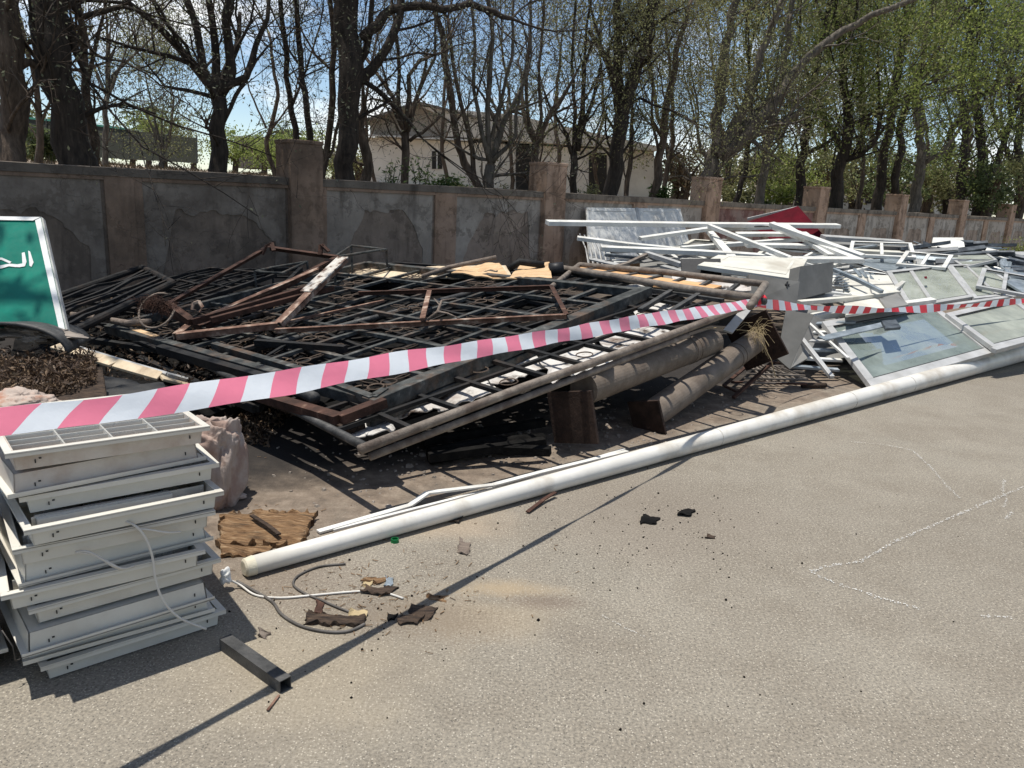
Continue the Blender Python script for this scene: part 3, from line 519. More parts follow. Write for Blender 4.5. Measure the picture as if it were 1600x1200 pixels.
tree('knotty tree standing directly behind the centre pier with curling arms', 1.0, [[(838,270,1),(838,225,1)],[(837,225,.8),(826,190,.6),(822,130,.6),(828,60,.5),(830,-20,.4)],[(838,222,.8),(846,180,.6),(842,100,.5),(850,20,.45),(852,-40,.4)],[(840,226,.5),(856,205,.4),(880,190,.3),(900,140,.2)]], .075, 'bark_brown', per=7, seed=14, spawn=4, ln=1.3, leaf='leaf_olive')
tree('upright dark tree between centre pier and the dark building door', 1.0, [[(896,300,1),(897,262,1),(896,238,1)],[(893,240,.8),(886,210,.7),(880,200,.4),(860,170,.35),(845,130,.3)],[(897,236,.8),(899,170,.6),(893,100,.5),(900,0,.4),(905,-50,.35)],[(903,236,.9),(912,190,.6),(911,110,.5),(918,30,.4),(930,-50,.3)],[(906,242,.35),(922,220,.3),(935,195,.25),(950,150,.15)]], .078, 'bark_dark', per=7, seed=15, spawn=4, ln=1.4, leaf='leaf_olive')
tree('broad dark trunk forking into a V in front of the building right half', .9, [[(952,306,1.1),(962,240,1),(972,180,1.05)],[(968,180,.75),(966,110,.7),(965,40,.7),(968,-60,.65)],[(975,178,.8),(995,120,.7),(1012,60,.6),(1028,0,.55),(1040,-60,.5)],[(980,165,.3),(1000,152,.28),(1020,165,.2)]], .15, 'bark_dark', per=8, seed=16, spawn=6, ln=1.6, leaf='leaf_olive')
tree('thin curved stem right of the V shaped broad trunk', 1.4, [[(978,307,1),(984,262,.95),(986,225,.9),(988,170,.5),(980,120,.4)],[(986,245,.5),(972,235,.4),(970,215,.3)],[(988,248,.5),(1005,240,.4),(1015,225,.3)]], .06, 'bark_brown', per=8, seed=17, spawn=6, ln=1.1, leaf='leaf_olive')
tree('rough slanting stem left of the pale sunlit fourth pier', 1.0, [[(1020,309,1.1),(1028,250,1),(1038,190,.9),(1050,130,.8),(1062,60,.6),(1080,0,.5)],[(1030,240,.5),(1018,190,.4),(1020,120,.35),(1010,60,.3)]], .095, 'bark_brown', per=10, seed=18, spawn=9, ln=1.4, leaf='leaf_olive')
tree('narrow stem with side forks beside the pale fourth pier', 2., [[(1036,309,1),(1044,255,.9),(1052,220,.8),(1050,150,.6),(1045,80,.5)],[(1048,248,.5),(1066,236,.4),(1080,215,.25)]], .07, 'bark_brown', per=10, seed=19, spawn=7, ln=1.3, leaf='leaf_olive')
tree('big leaning tree above the pale fourth pier with a long diagonal limb', 1.2, [[(1102,285,1.2),(1112,250,1.1),(1122,235,1)],[(1118,240,.85),(1118,180,.8),(1128,120,.75),(1142,50,.6),(1155,-30,.5)],[(1122,240,.9),(1150,190,.7),(1175,130,.6),(1200,60,.5),(1222,0,.4)],[(1124,245,.9),(1168,210,.8),(1210,160,.7),(1262,90,.6),(1320,45,.5),(1390,15,.4),(1450,-10,.3)],[(1112,248,.35),(1096,235,.3),(1090,205,.2)]], .17, 'bark_grey', per=12, seed=20, spawn=6, ln=1.7, leaf='leaf_olive')
gl = 'leaf_green'
right = [
 ('dark straight stem right of the pale fourth pier', 2.5, [[(1148,318,1),(1165,270,.9),(1172,200,.8),(1170,100,.6)],[(1168,240,.5),(1200,215,.4),(1235,205,.2)]], .085, 'bark_dark', 'leaf_olive'),
 ('bare leaning trunk behind the red smeared wall bay', 1.0, [[(1186,318,1.1),(1194,270,1),(1205,200,.9),(1225,110,.8),(1235,20,.6)],[(1200,230,.5),(1178,180,.4),(1150,140,.3)]], .12, 'bark_grey', leaf := 'leaf_olive'),
 ('trunk with bright green leaves directly left of the fifth pier', 1.3, [[(1252,292,1.1),(1250,255,1),(1262,200,.8),(1272,120,.7),(1290,40,.5)],[(1256,245,.6),(1290,225,.5),(1330,195,.3)]], .13, 'bark_dark', gl),
 ('dark curved trunk rising right after the fifth pier', 1.0, [[(1306,322,1.2),(1308,285,1.1),(1318,240,1),(1325,180,.8),(1318,90,.6)],[(1314,250,.5),(1345,240,.5),(1370,215,.4)],[(1318,235,.6),(1290,190,.5),(1268,140,.4),(1250,90,.3)]], .17, 'bark_dark', gl),
 ('thin reddish stem between fifth and sixth piers', 1.6, [[(1340,326,1),(1347,290,.9),(1350,240,.8),(1346,160,.5)]], .08, 'bark_brown', 'leaf_olive'),
 ('twin trunked tree behind the mossy sixth pier', 1.4, [[(1372,305,1.1),(1378,260,1),(1392,200,.9),(1400,120,.7),(1420,40,.5)],[(1398,305,1.1),(1404,250,1),(1408,190,.8),(1440,110,.6),(1480,60,.4)]], .15, 'bark_dark', gl),
 ('slanting dark trunk right after the mossy sixth pier', 1.0, [[(1428,330,1.1),(1436,280,1),(1440,230,.9),(1430,150,.7),(1445,60,.5)],[(1438,260,.5),(1470,240,.4),(1500,200,.3)]], .17, 'bark_grey', gl),
 ('slim trunk left of the seventh pier', 1.3, [[(1502,330,1),(1500,280,.9),(1508,220,.8),(1500,130,.6),(1515,40,.4)]], .17, 'bark_dark', 'leaf_green'),
 ('forked trunk between seventh and eighth piers', 1.1, [[(1528,330,1.1),(1536,280,1),(1530,200,.8),(1520,100,.6)],[(1534,290,.8),(1560,250,.6),(1580,190,.5)]], .2, 'bark_dark', 'leaf_dark'),
 ('last trunk at the right edge of the tree row', 1.1, [[(1590,335,1),(1596,290,.95),(1590,230,.8),(1600,150,.6)],[(1594,270,.6),(1570,230,.5),(1550,170,.4)]], .2, 'bark_dark', 'leaf_olive'),
 ('trunk leaning over the right end of the wall', 3., [[(1480,325,1),(1478,270,.9),(1488,200,.8),(1530,150,.7),(1600,120,.5)]], .17, 'bark_dark', 'leaf_olive'),
]
for i, (lb, off, limbs, rad, bk, lf) in enumerate(right):
    tree(lb, off, limbs, rad, bk, lf, per=14, size=.046, spread=.22, seed=40+i, spawn=8, ln=2.3, top=3, keep=.8, from_=.3)
# second row deeper in the plot, filling the grove
deep = [(60,8,'leaf_olive',.07),(165,16,'leaf_grey',.09),(255,20,'leaf_olive',.09),(430,12,'leaf_olive',.07),(585,14,'leaf_grey',.06),(700,9,'leaf_grey',.06),(800,12,'leaf_grey',.07),(870,8,'leaf_olive',.07),(935,10,'leaf_olive',.07),(1060,9,'leaf_olive',.10),(1135,12,'leaf_brown',.10),(1215,9,'leaf_olive',.12),(1280,10,'leaf_green',.12),(1330,7,'leaf_olive',.12),(1385,9,'leaf_dark',.12),(1455,8,'leaf_green',.12),(1515,7,'leaf_brown',.13),(1560,8,'leaf_dark',.13),(1625,5,'leaf_dark',.13)]
names = ['behind the two left edge trunks','fan shaped pale willowy one before the brown screen fence','small one low in front of the brown screen fence','behind the tallest left pier','left of the gabled building','in front of the gable peak','right of the gable, bare crowned','behind the knotty centre pier tree','before the dark right door','right of the building corner','with brownish leaves above the fourth pier','over the red smeared bay','bright green behind the fifth pier','behind the fifth bay','dark one behind the mossy pier','bright one above the seventh pier','brown leaved one near the right end','dark one above the eighth pier','dark one closing the right edge']
for i, ((x, off, lf, rd), nm_) in enumerate(zip(deep, names)):
    r_ = random.Random(300+i); yb = 238+x*.052; tall = 1.0
    if i == 1: limbs = [[(x,243,1),(x-1,180,.9),(x+3,150,.8)],[(x+2,150,.7),(x-20,100,.5),(x-30,50,.3)],[(x+3,150,.7),(x+5,90,.5),(x+8,40,.3)],[(x+4,150,.7),(x+25,100,.5),(x+38,60,.3)]]; sp_ = 5; ln_ = 2.2
    elif i == 2: limbs = [[(x,249,1),(x,238,1)],[(x,238,.8),(x-12,212,.5),(x-24,185,.3)],[(x,238,.8),(x+10,205,.5),(x+20,180,.3)],[(x,238,.7),(x-2,200,.4),(x,170,.3)]]; sp_ = 4; ln_ = 1.8
    else:
        x1 = x+r_.uniform(-15,15); x2 = x1+r_.uniform(-20,20); x3 = x2+r_.uniform(-25,25)
        limbs = [[(x,yb+14,1.1),(x1,yb-40,1),(x2,yb-110,.8),(x3,yb-210,.6)],[(x1,yb-45,.6),(x1+r_.uniform(20,45),yb-110,.4),(x1+r_.uniform(20,60),yb-180,.3)],[(x1,yb-60,.6),(x1-r_.uniform(20,45),yb-120,.4),(x1-r_.uniform(20,60),yb-190,.3)]]; sp_ = 7 if x > 1000 else 4; ln_ = 2.4 if x > 1000 else 1.7
    tree('deeper grove tree '+nm_, off, limbs, rd, 'bark_grey' if i in (1,2) else 'bark_brown', lf, per=(14 if x > 1000 else 3) if i not in (2,) else 14, size=(.052 if x > 1000 else .04), spread=.24, keep=.8, seed=80+i, spawn=sp_, ln=ln_, top=2, from_=.25, group='grove trees deeper behind the wall')
# far bushy trees on the horizon
def bush_tree(x, dep, hpx, wpx, leaf, label, seed, palm=False, yb=None):
    r_ = random.Random(seed); yb = yb or (252+x*.05); b = D(x, yb, dep); sc_ = dep/F
    root = thing('palm_tree' if palm else 'bushy_tree', b, label, 'tree', 'far trees on the skyline'); t = M(); hh = hpx*sc_; ww = wpx*sc_
    c = M(); vs = []; fs = []
    def leafq(p, z, l=1.6, d=None):
        a = nrm(V(r_.gauss(0,1), r_.gauss(0,1), r_.gauss(0,1))) if d is None else d; k = nrm(np.cross(a, V(r_.gauss(0,1), r_.gauss(0,1), r_.gauss(0,1)))); o = len(vs)
        vs.extend([p-a*z*l/2, p+k*z/2, p+a*z*l/2, p-k*z/2]); fs.append((o,o+1,o+2,o+3))
    if palm:
        top = b+V(0,0,hh*.62); t.tube([b+V(0,0,-1), b+V(.1,0,hh*.3), top], [.28,.2,.17], 8)
        for k in range(26):
            a = r_.uniform(0, 6.28); e = r_.uniform(-.2,1.2); ln = hh*.42*r_.uniform(.8,1.1); p = top.copy(); d = V(math.cos(a)*math.cos(e), math.sin(a)*math.cos(e), math.sin(e))
            for j in range(12):
                d = nrm(d+V(0,0,-.13)); p = p+d*ln/12
                for s_ in (-1,1): sd = nrm(np.cross(d, V(0,0,1)))*s_; leafq(p+sd*.22-V(0,0,.1), .12, 5, nrm(sd+d*.5-V(0,0,.4)))
    else:
        t.tube([b+V(0,0,-1), b+V(.2,0,hh*.3), b+V(0,.2,hh*.65)], [.25,.18,.06], 7)
        for k in range(5): a = r_.uniform(0,6.28); t.tube([b+V(.1,0,hh*.25), b+V(math.cos(a)*ww*.3, math.sin(a)*ww*.3, hh*.7)], [.1,.03], 5, False)
        cl = [(b+V(r_.gauss(0,ww*.24), r_.gauss(0,ww*.24), hh*r_.uniform(.25,.9)), r_.uniform(.1,.24)*ww) for _ in range(22)]
        for p, q in cl:
            g = np.random.RandomState(r_.randrange(1<<30)); c.quads(p+g.normal(0,1,(95,3))*V(q*.6,q*.6,q*.45), .022*hh*g.uniform(.6,1.4,95)+.03, 1.6, g)
    c.add(vs, fs); t.build('trunk', 'bark_brown', root); c.build('crown', leaf, root)
far = [(-30,110,'leaf_dark'),(45,95,'leaf_olive'),(100,80,'leaf_dark'),(150,75,'leaf_olive'),(205,75,'leaf_green'),(255,95,'leaf_green'),(300,70,'leaf_olive'),(365,75,'leaf_green'),(410,70,'leaf_green'),(475,85,'leaf_green'),(520,60,'leaf_green'),(1050,70,'leaf_dark'),(1105,75,'leaf_olive'),(1170,90,'leaf_dark'),(1240,85,'leaf_green'),(1310,100,'leaf_dark'),(1380,95,'leaf_olive'),(1450,110,'leaf_dark'),(1520,110,'leaf_dark'),(1590,120,'leaf_dark')]
fn = ['out past the left edge','behind the far left trunk','behind the thick leaning trunk','left of the fan shaped willow','behind the brown screen fence, yellow green','over the right end of the screen fence','just left of the forked dark tree','above the tiny grey hut','left of the tallest pier','right of the tallest pier','left of the gabled building wall','right of the cream building','behind the fourth pier','above the red smeared bay','above the fifth pier','above the sixth bay','above the mossy pier','above the seventh pier','above the eighth pier','at the right end of the skyline']
for i, ((x, h, lf), nn) in enumerate(zip(far, fn)):
    bush_tree(x, 52 if x < 600 else 58, h*.9, 95, lf, 'far rounded leafy tree '+nn, 500+i)
und = [(1062,'leaf_brown','between the cream building and the fourth pier'),(1130,'leaf_olive','just right of the fourth pier'),(1185,'leaf_dark','over the start of the red smeared bay'),(1225,'leaf_green','left of the fifth pier'),(1290,'leaf_olive','right of the fifth pier'),(1335,'leaf_brown','over the sixth bay'),(1392,'leaf_dark','left of the mossy sixth pier'),(1440,'leaf_olive','right of the mossy sixth pier'),(1488,'leaf_brown','left of the seventh pier'),(1535,'leaf_dark','between seventh and eighth piers'),(1585,'leaf_olive','at the right picture edge'),(20,'leaf_dark','between the two left edge trunks'),(455,'leaf_green','behind the tallest left pier'),(555,'leaf_olive','behind the large black trunk')]
for i, (x, lf, nn) in enumerate(und): bush_tree(x, 30+3*(i%3), 88 if x > 1000 else 50, 105, lf, 'low dense undergrowth tree '+nn, 650+i, yb=262+x*.05 if x > 1000 else None)
bush_tree(232, 62, 105, 60, 'leaf_dark', 'far palm with drooping fronds above the screen fence', 601, True)
bush_tree(440, 66, 100, 60, 'leaf_dark', 'far palm with drooping fronds above the tallest pier', 602, True)
bush_tree(462, 60, 85, 60, 'leaf_dark', 'shorter far palm right of the palm above the tallest pier', 603, True)
# shrubs growing just behind the coping
def shrub(x, off, wpx, h, leaf, label, seed, n=420, stems=12, sz=.03, lng=3.2):
    r_ = random.Random(seed); b = WP(x, 290, -off); s_ = b@WD; b[2] = land_z(s_, -off); root = thing('shrub', b, label, 'shrub', 'shrubs behind the coping'); t = M(); c = M(); vs = []; fs = []
    wd_ = wpx*np.linalg.norm(b)/F
    for k in range(stems):
        a = r_.uniform(0, 6.28); e = b+V(math.cos(a)*wd_*.5*r_.random(), math.sin(a)*wd_*.4*r_.random(), h*r_.uniform(.5,1)); mid = lerp(b, e, .5)+V(r_.gauss(0,.04), r_.gauss(0,.04), .06); t.tube([b, mid, e], [.008,.006,.003], 4, False)
        for j in range(n//stems):
            u = r_.uniform(.3,1.05); p = lerp(mid, e, (u-.3)/.7)+V(r_.gauss(0,.06), r_.gauss(0,.06), r_.gauss(0,.05)); d = nrm(V(r_.gauss(0,1), r_.gauss(0,1), r_.gauss(-.2,.7))); kx = nrm(np.cross(d, V(r_.gauss(0,1), r_.gauss(0,1), 1))); z = sz*r_.uniform(.6,1.3); o = len(vs)
            vs += [p, p+kx*z/2+d*z*lng*.4, p+d*z*lng, p-kx*z/2+d*z*lng*.4]; fs.append((o,o+1,o+2,o+3))
    c.add(vs, fs); t.build('stems', 'bark_grey', root); c.build('foliage', leaf, root)
for i, (x, off, wp, h, lf, lb, n) in enumerate([(610,.8,40,.75,'leaf_shrub','wispy long leaved shrub in front of the building left corner',90),(655,.7,55,.85,'leaf_shrub','wispy shrub with long narrow leaves below the building window',150),(700,.8,60,.5,'leaf_shrub','dense low green shrub left of the twin leaning stems',900),(722,.6,50,.35,'leaf_olive','small grassy shrub at the foot of the twin leaning stems',500),(790,.8,50,.45,'leaf_olive','thin grey shrub right of the many stemmed tree',120),(925,.8,45,.5,'leaf_olive','pale grassy shrub before the dark building door',300),(1035,.9,40,.7,'leaf_shrub','yellow green shrub left of the fourth pier',300),(1150,3,90,.9,'leaf_olive','olive shrub right of the fourth pier',900),(1220,3,80,1.1,'leaf_green','bright green shrub left of the fifth pier',1200),(1200,1.,60,.4,'leaf_dark','dark scrub low behind the red smeared bay',500),(1480,4,90,1.2,'leaf_olive','tangled scrub behind the seventh pier',1200),(1560,4,90,1.2,'leaf_dark','dark scrub behind the eighth pier',1200),(225,.35,22,.10,'leaf_olive','tiny weed growing on top of the left coping',60),(80,9,60,.9,'leaf_dark','dark bush at the foot of the thick leaning trunk',900),(60,12,70,.6,'leaf_olive','low olive bush before the screen fence left end',800)]):
    shrub(x, off, wp, h, lf, lb, 700+i, n, sz=.028 if x > 600 and x < 1000 else .05)
# overhanging limbs of the left trees above the pile, out of frame, that shade it
ov = thing('tree', W(-6,-1.6,1.4), 'spreading tree at the left whose limbs reach over the sign', 'tree', 'trees along the back of the wall')
T = Tree(77); b = W(-6,-1.6,1.2); pts, rr, ds = T.curve(b, V(0,0,1), 5., .2, .05, .1, 8); T.t.tube(pts, rr, 9)
for s_, off, z in ((.2,4.6,6.6),(-1,5.6,6.6),(2.2,3.0,6.4),(4.2,1.2,6.5),(7.4,.9,6.6),(-.5,2.5,6.4)):
    e = W(s_, off, z); q = [pts[-2], lerp(pts[-2], e, .35)+V(0,0,.5), lerp(pts[-2], e, .7)+V(0,0,.35), e]; T.t.tube(q, [.09,.07,.05,.03], 7)
    for k in range(3): T.grow(lerp(q[2], q[3], T.r.random()), nrm(e-q[2]+V(T.r.gauss(0,.5), T.r.gauss(0,.5), .25)), 1.3, .03, 1)
T.t.build('trunk', 'bark_dark', ov, smooth=True); T.leaves(4, .06, .3).build('crown', 'leaf_olive', ov)
#@@OBJECTS
# ------------------------------------------------------------------ burnt steel pile
def wob(mm, p, q, w_, h_, a=.010, n=4):
    pts = [lerp(p, q, i/n)+(V(rng.gauss(0,a), rng.gauss(0,a), rng.gauss(0,a*.8)) if 0 < i < n else 0) for i in range(n+1)]
    for x, y in zip(pts, pts[1:]): mm.bar(x, y, w_, h_, PN)
def gate_frame(mm, c, w_, h_):                       # four bars around corners
    for i in range(4): mm.bar(c[i], c[(i+1)%4], w_, h_, PN)
def rect(c, u, v): return lerp(lerp(c[0],c[1],u), lerp(c[3],c[2],u), v)
gN, gR = PL(587,630,.03), PL(1005,458,.03); gu = nrm(gR-gN); gv_ = nrm(np.cross(PN, gu)); LB = 3.6; LA = np.linalg.norm(gR-gN)
gc = [gN, gR, gR+gv_*LB, gN+gv_*LB]
gt = thing('ornamental_gate', lerp(gc[0],gc[2],.5)-PN*.03, 'dark steel gate with square lattice and paired rings lying on top of the burnt pile', 'gate', 'burnt steel gates')
mm = M(); mm.bar(gc[0]-gu*.05, gc[1]+gu*.05, .11, .09, PN); mm.bar(gc[1], gc[2], .07, .07, PN); mm.bar(gc[2], gc[3], .07, .07, PN); mm.bar(gc[3], gc[0], .07, .07, PN); mm.bar(gc[0]-PN*.075-gu*.1-gv_*.04, gc[1]-PN*.075-gv_*.04, .05, .05, PN); mm.build('frame', 'grey_green_steel', gt, bevel=.004)
mm = M(); na, nb = 6, 8
for i in range(1, na): a = i/na; wob(mm, rect(gc,a,.01), rect(gc,a,.99), .038, .028, .006)
for j in range(1, nb): b = j/nb; wob(mm, rect(gc,.01,b)-PN*.002, rect(gc,.99,b)-PN*.002, .038, .024, .006)
nl = len(mm.f)
for i in range(na):
    for j in range(nb):
        if (i+j) % 2: continue
        c = rect(gc, (i+.5)/na, (j+.5)/nb); ca, cb = LA/na, LB/nb
        for s_ in (-1,1): mm.ring(c+gu*s_*.052, gu, gv_, .05, .0048, 16, 4)
        for s_ in (-1,1):
            for q_ in (-1,1): mm.ring(c+gv_*q_*.135, gu*.28, gv_, .095, .0036, 14, 3) if s_ == 1 else None; mm.ring(c+gu*q_*.165, gu, gv_*.3, .07, .0036, 14, 3) if s_ == 1 else None
mm.m = [0]*nl+[1]*(len(mm.f)-nl); mm.build('lattice', ['grey_green_steel', 'rust_ring'], gt)
# second gate below, long pipe frame towards the road
pN, pR = _A, _R; pu = nrm(pR-pN); pv = nrm(np.cross(PN, pu)); LP = np.linalg.norm(pR-pN); WB = 2.3
pc = [pN, pR, pR+pv*WB, pN+pv*WB]; dn = lambda p, k: np.array(p)-PN*k
pt = thing('pipe_framed_gate', lerp(pc[0],pc[2],.5)-PN*.08, 'long gate framed in weathered round pipe whose near rail juts out over the road', 'gate', 'burnt steel gates')
mm = M(); mm.tube([pc[0]-pu*.03, lerp(pc[0],pc[1],.3)+V(0,0,.01), lerp(pc[0],pc[1],.65)-V(0,0,.006), pc[1]+pu*.05], .026, 14); mm.tube([dn(pc[0],.056)+pu*.02-pv*.0, dn(pc[1],.056)-pu*.9], .02, 12); mm.build('near_rail', 'grey_pipe', pt, smooth=True)
mm = M(); mm.tube([pc[1]-pv*.05, pc[2]], .027, 12); mm.tube([pc[2], pc[3]], .025, 12); mm.tube([pc[3], pc[0]+pu*.01], .024, 12); mm.build('far_rails', 'dark_pipe', pt, smooth=True)
mm = M()
for i in range(1, 11):
    a = i/11+rng.uniform(-.01,.01); wob(mm, rect(pc,a,.0), rect(pc,a,1), .03, .025, .012)
for j in range(1, 7): mm.bar(rect(pc,0,j/7), rect(pc,1,j/7), .028, .022, PN)
nl = len(mm.f)
for i in range(11):
    for j in range(7):
        if (i*5+j*3) % 7 in (1,4): mm.ring(rect(pc,(i+.5+rng.uniform(-.1,.1))/11,(j+.5)/7), pu, pv, .055, .0045, 16, 4)
mm.m = [0]*nl+[1]*(len(mm.f)-nl); mm.build('lattice', ['burnt_steel', 'rust_ring'], pt)
# third gate at the right rear
q0, q1, q2, q3 = PL(1178,470,.06), PL(1196,444,.06), PL(905,414,.03), PL(870,428,.03)
rt3 = thing('pipe_framed_gate', lerp(q0,q2,.5), 'grey pipe framed gate across the rear right of the burnt pile with boards showing through', 'gate', 'burnt steel gates')
mm = M(); mm.tube([q0+(q0-q1)*.3, q1], .03, 12); mm.tube([q1, lerp(q1,q2,.5)+V(0,0,.015), q2], .028, 12); mm.tube([q2, PL(860,450,.03)], .026, 12); mm.tube([PL(1180,466,.03), PL(1062,450,.05), PL(960,432,.05), PL(868,418,.05)], .034, 12); mm.build('pipes', 'grey_pipe', rt3, smooth=True)
mm = M()
for t in (.12,.25,.38,.5,.63,.76,.88): mm.bar(lerp(q1,q2,t)-V(0,0,.02), lerp(PL(1180,466,.02),PL(868,418,.02),t), .035, .025, PN)
mm.bar(PL(1060,448,.02), PL(1000,485,.02), .04,.03,PN); mm.bar(PL(1130,470,.02), PL(1010,452,.0), .03,.03,PN); mm.bar(PL(1095,458,.02), PL(1040,492,.02), .04,.03,PN)
mm.build('bars', 'dark_pipe', rt3)
# burnt gates stacked underneath and at the left
def plain_gate(px, lift, nb_, na_, label, mat='burnt_steel', w_=.03, nest=0, r_=0):
    c = [PL(x, y, lift) for x, y in px]; root = thing('burnt_gate', lerp(c[0],c[2],.5), label, 'gate', 'burnt steel gates')
    a = M()
    for i in range(4): (a.tube([c[i], c[(i+1)%4]], r_, 10) if r_ else a.bar(c[i], c[(i+1)%4], w_*1.5, w_*1.3, PN))
    a.build('frame', mat, root); b = M()
    for i in range(1, nb_): wob(b, rect(c,i/nb_,0), rect(c,i/nb_,1), w_*.8, w_*.7, .018)
    for i in range(1, na_): wob(b, rect(c,0,i/na_)-PN*.002, rect(c,1,i/na_)-PN*.002, w_*.8, w_*.6, .018)
    if b.v: b.build('bars', mat, root)
    return root
plain_gate([(45,478),(222,418),(270,442),(90,530)], .18, 1, 7, 'charred tube grid with upturned corner nearest the green sign', 'burnt_steel', .045, r_=.035)
plain_gate([(70,520),(300,425),(470,420),(330,560)], -.03, 7, 3, 'burnt black grid flat beneath the rusty channel frames')
plain_gate([(330,590),(640,430),(930,428),(600,560)], -.17, 4, 3, 'burnt lattice sheet directly beneath the ringed gate')
plain_gate([(220,560),(420,470),(560,500),(400,640)], -.1, 6, 7, 'blackened square tube gate with open cells at the left front of the pile')
plain_gate([(470,425),(620,412),(820,425),(640,450)], -.10, 5, 3, 'burnt grid at the rear of the pile beside the pale plywood')
plain_gate([(545,690),(1120,500),(1040,455),(480,640)], -.16, 14, 5, 'lowest burnt gate seen as dark bars under the long pipe rail')
plain_gate([(120,470),(330,420),(430,430),(250,490)], .05, 5, 8, 'nested black grid between the sign and the rusty frames')
# heavy blackened beams at the left front
def rod(name, pts, w_, h_, mat, label, cat='bar', group=None, tube=0, upv=None, chan=False, bevel=0., smooth=None):
    m_ = M(); upv = PN if upv is None else upv
    if tube: m_.tube(pts, tube, 12)
    else:
        for a, b in zip(pts, pts[1:]): (m_.channel(a, b, w_, h_, .006, upv) if chan else m_.bar(a, b, w_, h_, upv))
    return m_.build(name, mat, None, bool(tube), label, cat, group, bevel=bevel)
gb = 'loose charred bars in the burnt pile'
rod('steel_beam', [PL(372,608,.02), PL(530,655,.04), PL(600,628,.05)], .07, .05, 'rust', 'rusty angle beam below the tape with its corner under the ringed gate', 'beam', gb)
rod('steel_beam', [PL(390,612,-.05), PL(560,672,-.06)], .10, .04, 'char_wood', 'scorched flat beam sloping down to the tip of the pipe rail', 'beam', gb)
rod('pipe_stub', [PL(445,600,.03), PL(492,622,.05)], 0, 0, 'dark_pipe', 'short open ended grey pipe stub poking out below the tape', 'pipe', gb, tube=.035)
rod('square_tube', [PL(250,545,.04), PL(440,600,.04)], .06, .06, 'burnt_steel', 'long scorched square tube left of the pipe stub', 'tube', gb)
rod('square_tube', [PL(335,540,.05), PL(470,580,.05)], .05, .05, 'grey_green_steel', 'greenish square tube above the tape at the left', 'tube', gb)
rod('square_tube', [PL(400,535,.06), PL(540,545,.06)], .045, .045, 'burnt_steel', 'scorched tube end right of the rusty channel frames', 'tube', gb)
rod('square_tube', [PL(515,600,.06), PL(583,625,.06), PL(602,612,.06)], .05, .05, 'grey_green_steel', 'greenish tube ending at the near corner of the ringed gate', 'tube', gb)
LBL = lambda x, lo, hi, names: names[min(len(names)-1, max(0, int((x-lo)/(hi-lo)*len(names))))]
for i in range(26):
    x = rng.uniform(110, 480); y = rng.uniform(455, 620)
    if y > 640-.0*x or (x < 330 and y > 430+.5*x+60): y = rng.uniform(450, 540)
    a = rng.choice([.45,-.42,-.42,.2])+rng.uniform(-.08,.08); l = rng.uniform(40,110); p = PL(x, y, rng.uniform(-.12,.03)); q = PL(x+l, y+l*a, rng.uniform(-.12,.03))
    md_ = lerp(p,q,rng.uniform(.3,.7))+V(rng.gauss(0,.03), rng.gauss(0,.03), rng.gauss(0,.03)); rod('charred_bar', [p, md_, q], rng.uniform(.018,.045), rng.uniform(.01,.035), (mt_ := rng.choice(['burnt_steel','char','burnt_steel','grey_green_steel'])), {'burnt_steel':'dark','char':'sooty','grey_green_steel':'grey green'}[mt_]+(' long' if l > 75 else ' short')+' loose bar '+('sloping down right' if a > .3 else 'tilting up right' if a < 0 else 'nearly level')+' in the tangle '+LBL(x,110,480,['beside the green sign','below the fibre hoop','under the rusty frames','near the ringed gate corner']), 'bar', gb)
for i, (x0,y0,x1,y1) in enumerate([(640,640,800,610),(700,655,900,600),(660,690,850,660),(670,715,850,690),(740,700,860,705),(930,560,1060,520),(800,590,930,560)]):
    z = .22 if i < 2 else .08; rod('charred_bar', [G(x0,y0,z), G(x1,y1,z+.05)], .05, .05, 'char', ['leftmost raised blackened bar','second raised blackened bar','blackened bar low behind the charred log','blackened bar in front of the charred log','blackened bar just beyond the lamp post strips','blackened bar between the two round columns','blackened bar left of the thicker round column'][i]+' in the shade under the long pipe rail', 'bar', 'blackened bars under the pipe rail')
rod('charred_log', [G(672,712,.06), G(760,696,.07), G(850,690,.08)], 0, 0, 'char', 'charred log lying in the shade under the pipe rail', 'log', tube=.055)
# dark sheets with gaps, added between the gates to cast dense shade
def torn(pts, nu, nv, miss, label, seed, amp=.03, mat='char'):
    g = random.Random(seed); pts = [np.array(p) for p in pts]; m = M(); n = PN; id_ = {}; vs = []
    def vid(i, j):
        if (i,j) not in id_: p = rect(pts, i/nu, j/nv)+n*amp*mnoise.fractal(Vector((i*.5, j*.5, seed)), 1., 2., 3); vs.append(p+V(g.gauss(0,.012), g.gauss(0,.012), 0)); id_[(i,j)] = len(vs)-1
        return id_[(i,j)]
    fs = []
    for i in range(nu):
        for j in range(nv):
            if mnoise.noise(Vector((i*.55+seed, j*.8, seed*2.))) > miss: continue
            fs.append((vid(i,j), vid(i+1,j), vid(i+1,j+1), vid(i,j+1)))
    m.add(vs, fs); o = m.build('shade_sheet', mat, None, False, label, 'sheet', 'added shade sheets under the gates'); md = o.modifiers.new('t', 'SOLIDIFY'); md.thickness = .006; return o
torn([PL(590,668,-.10), PL(1115,480,-.14), PL(1000,450,-.16), PL(420,600,-.12)], 60, 26, .36, 'added black shade sheet with gaps beneath the pipe framed gate', 3)
torn([PL(420,630,-.17), PL(900,470,-.2), PL(700,425,-.2), PL(150,520,-.2)], 50, 30, .55, 'added black shade sheet with gaps beneath the ringed gate', 5)
# ash and soot ground litter beneath
m = M(); c_ = [G(20,600,.03), G(560,760,.02), G(1090,560,.02), G(300,430,.03)]; m.patch([G(0,585,.10), G(330,650,.06), PL(900,440,-.55), PL(60,450,-.2)], 50, 50, .05, 4, .05, seed=3); m.build('ash_layer', 'char', kind='stuff', label='black ash and cinders spread under the burnt steel', cat='ash')
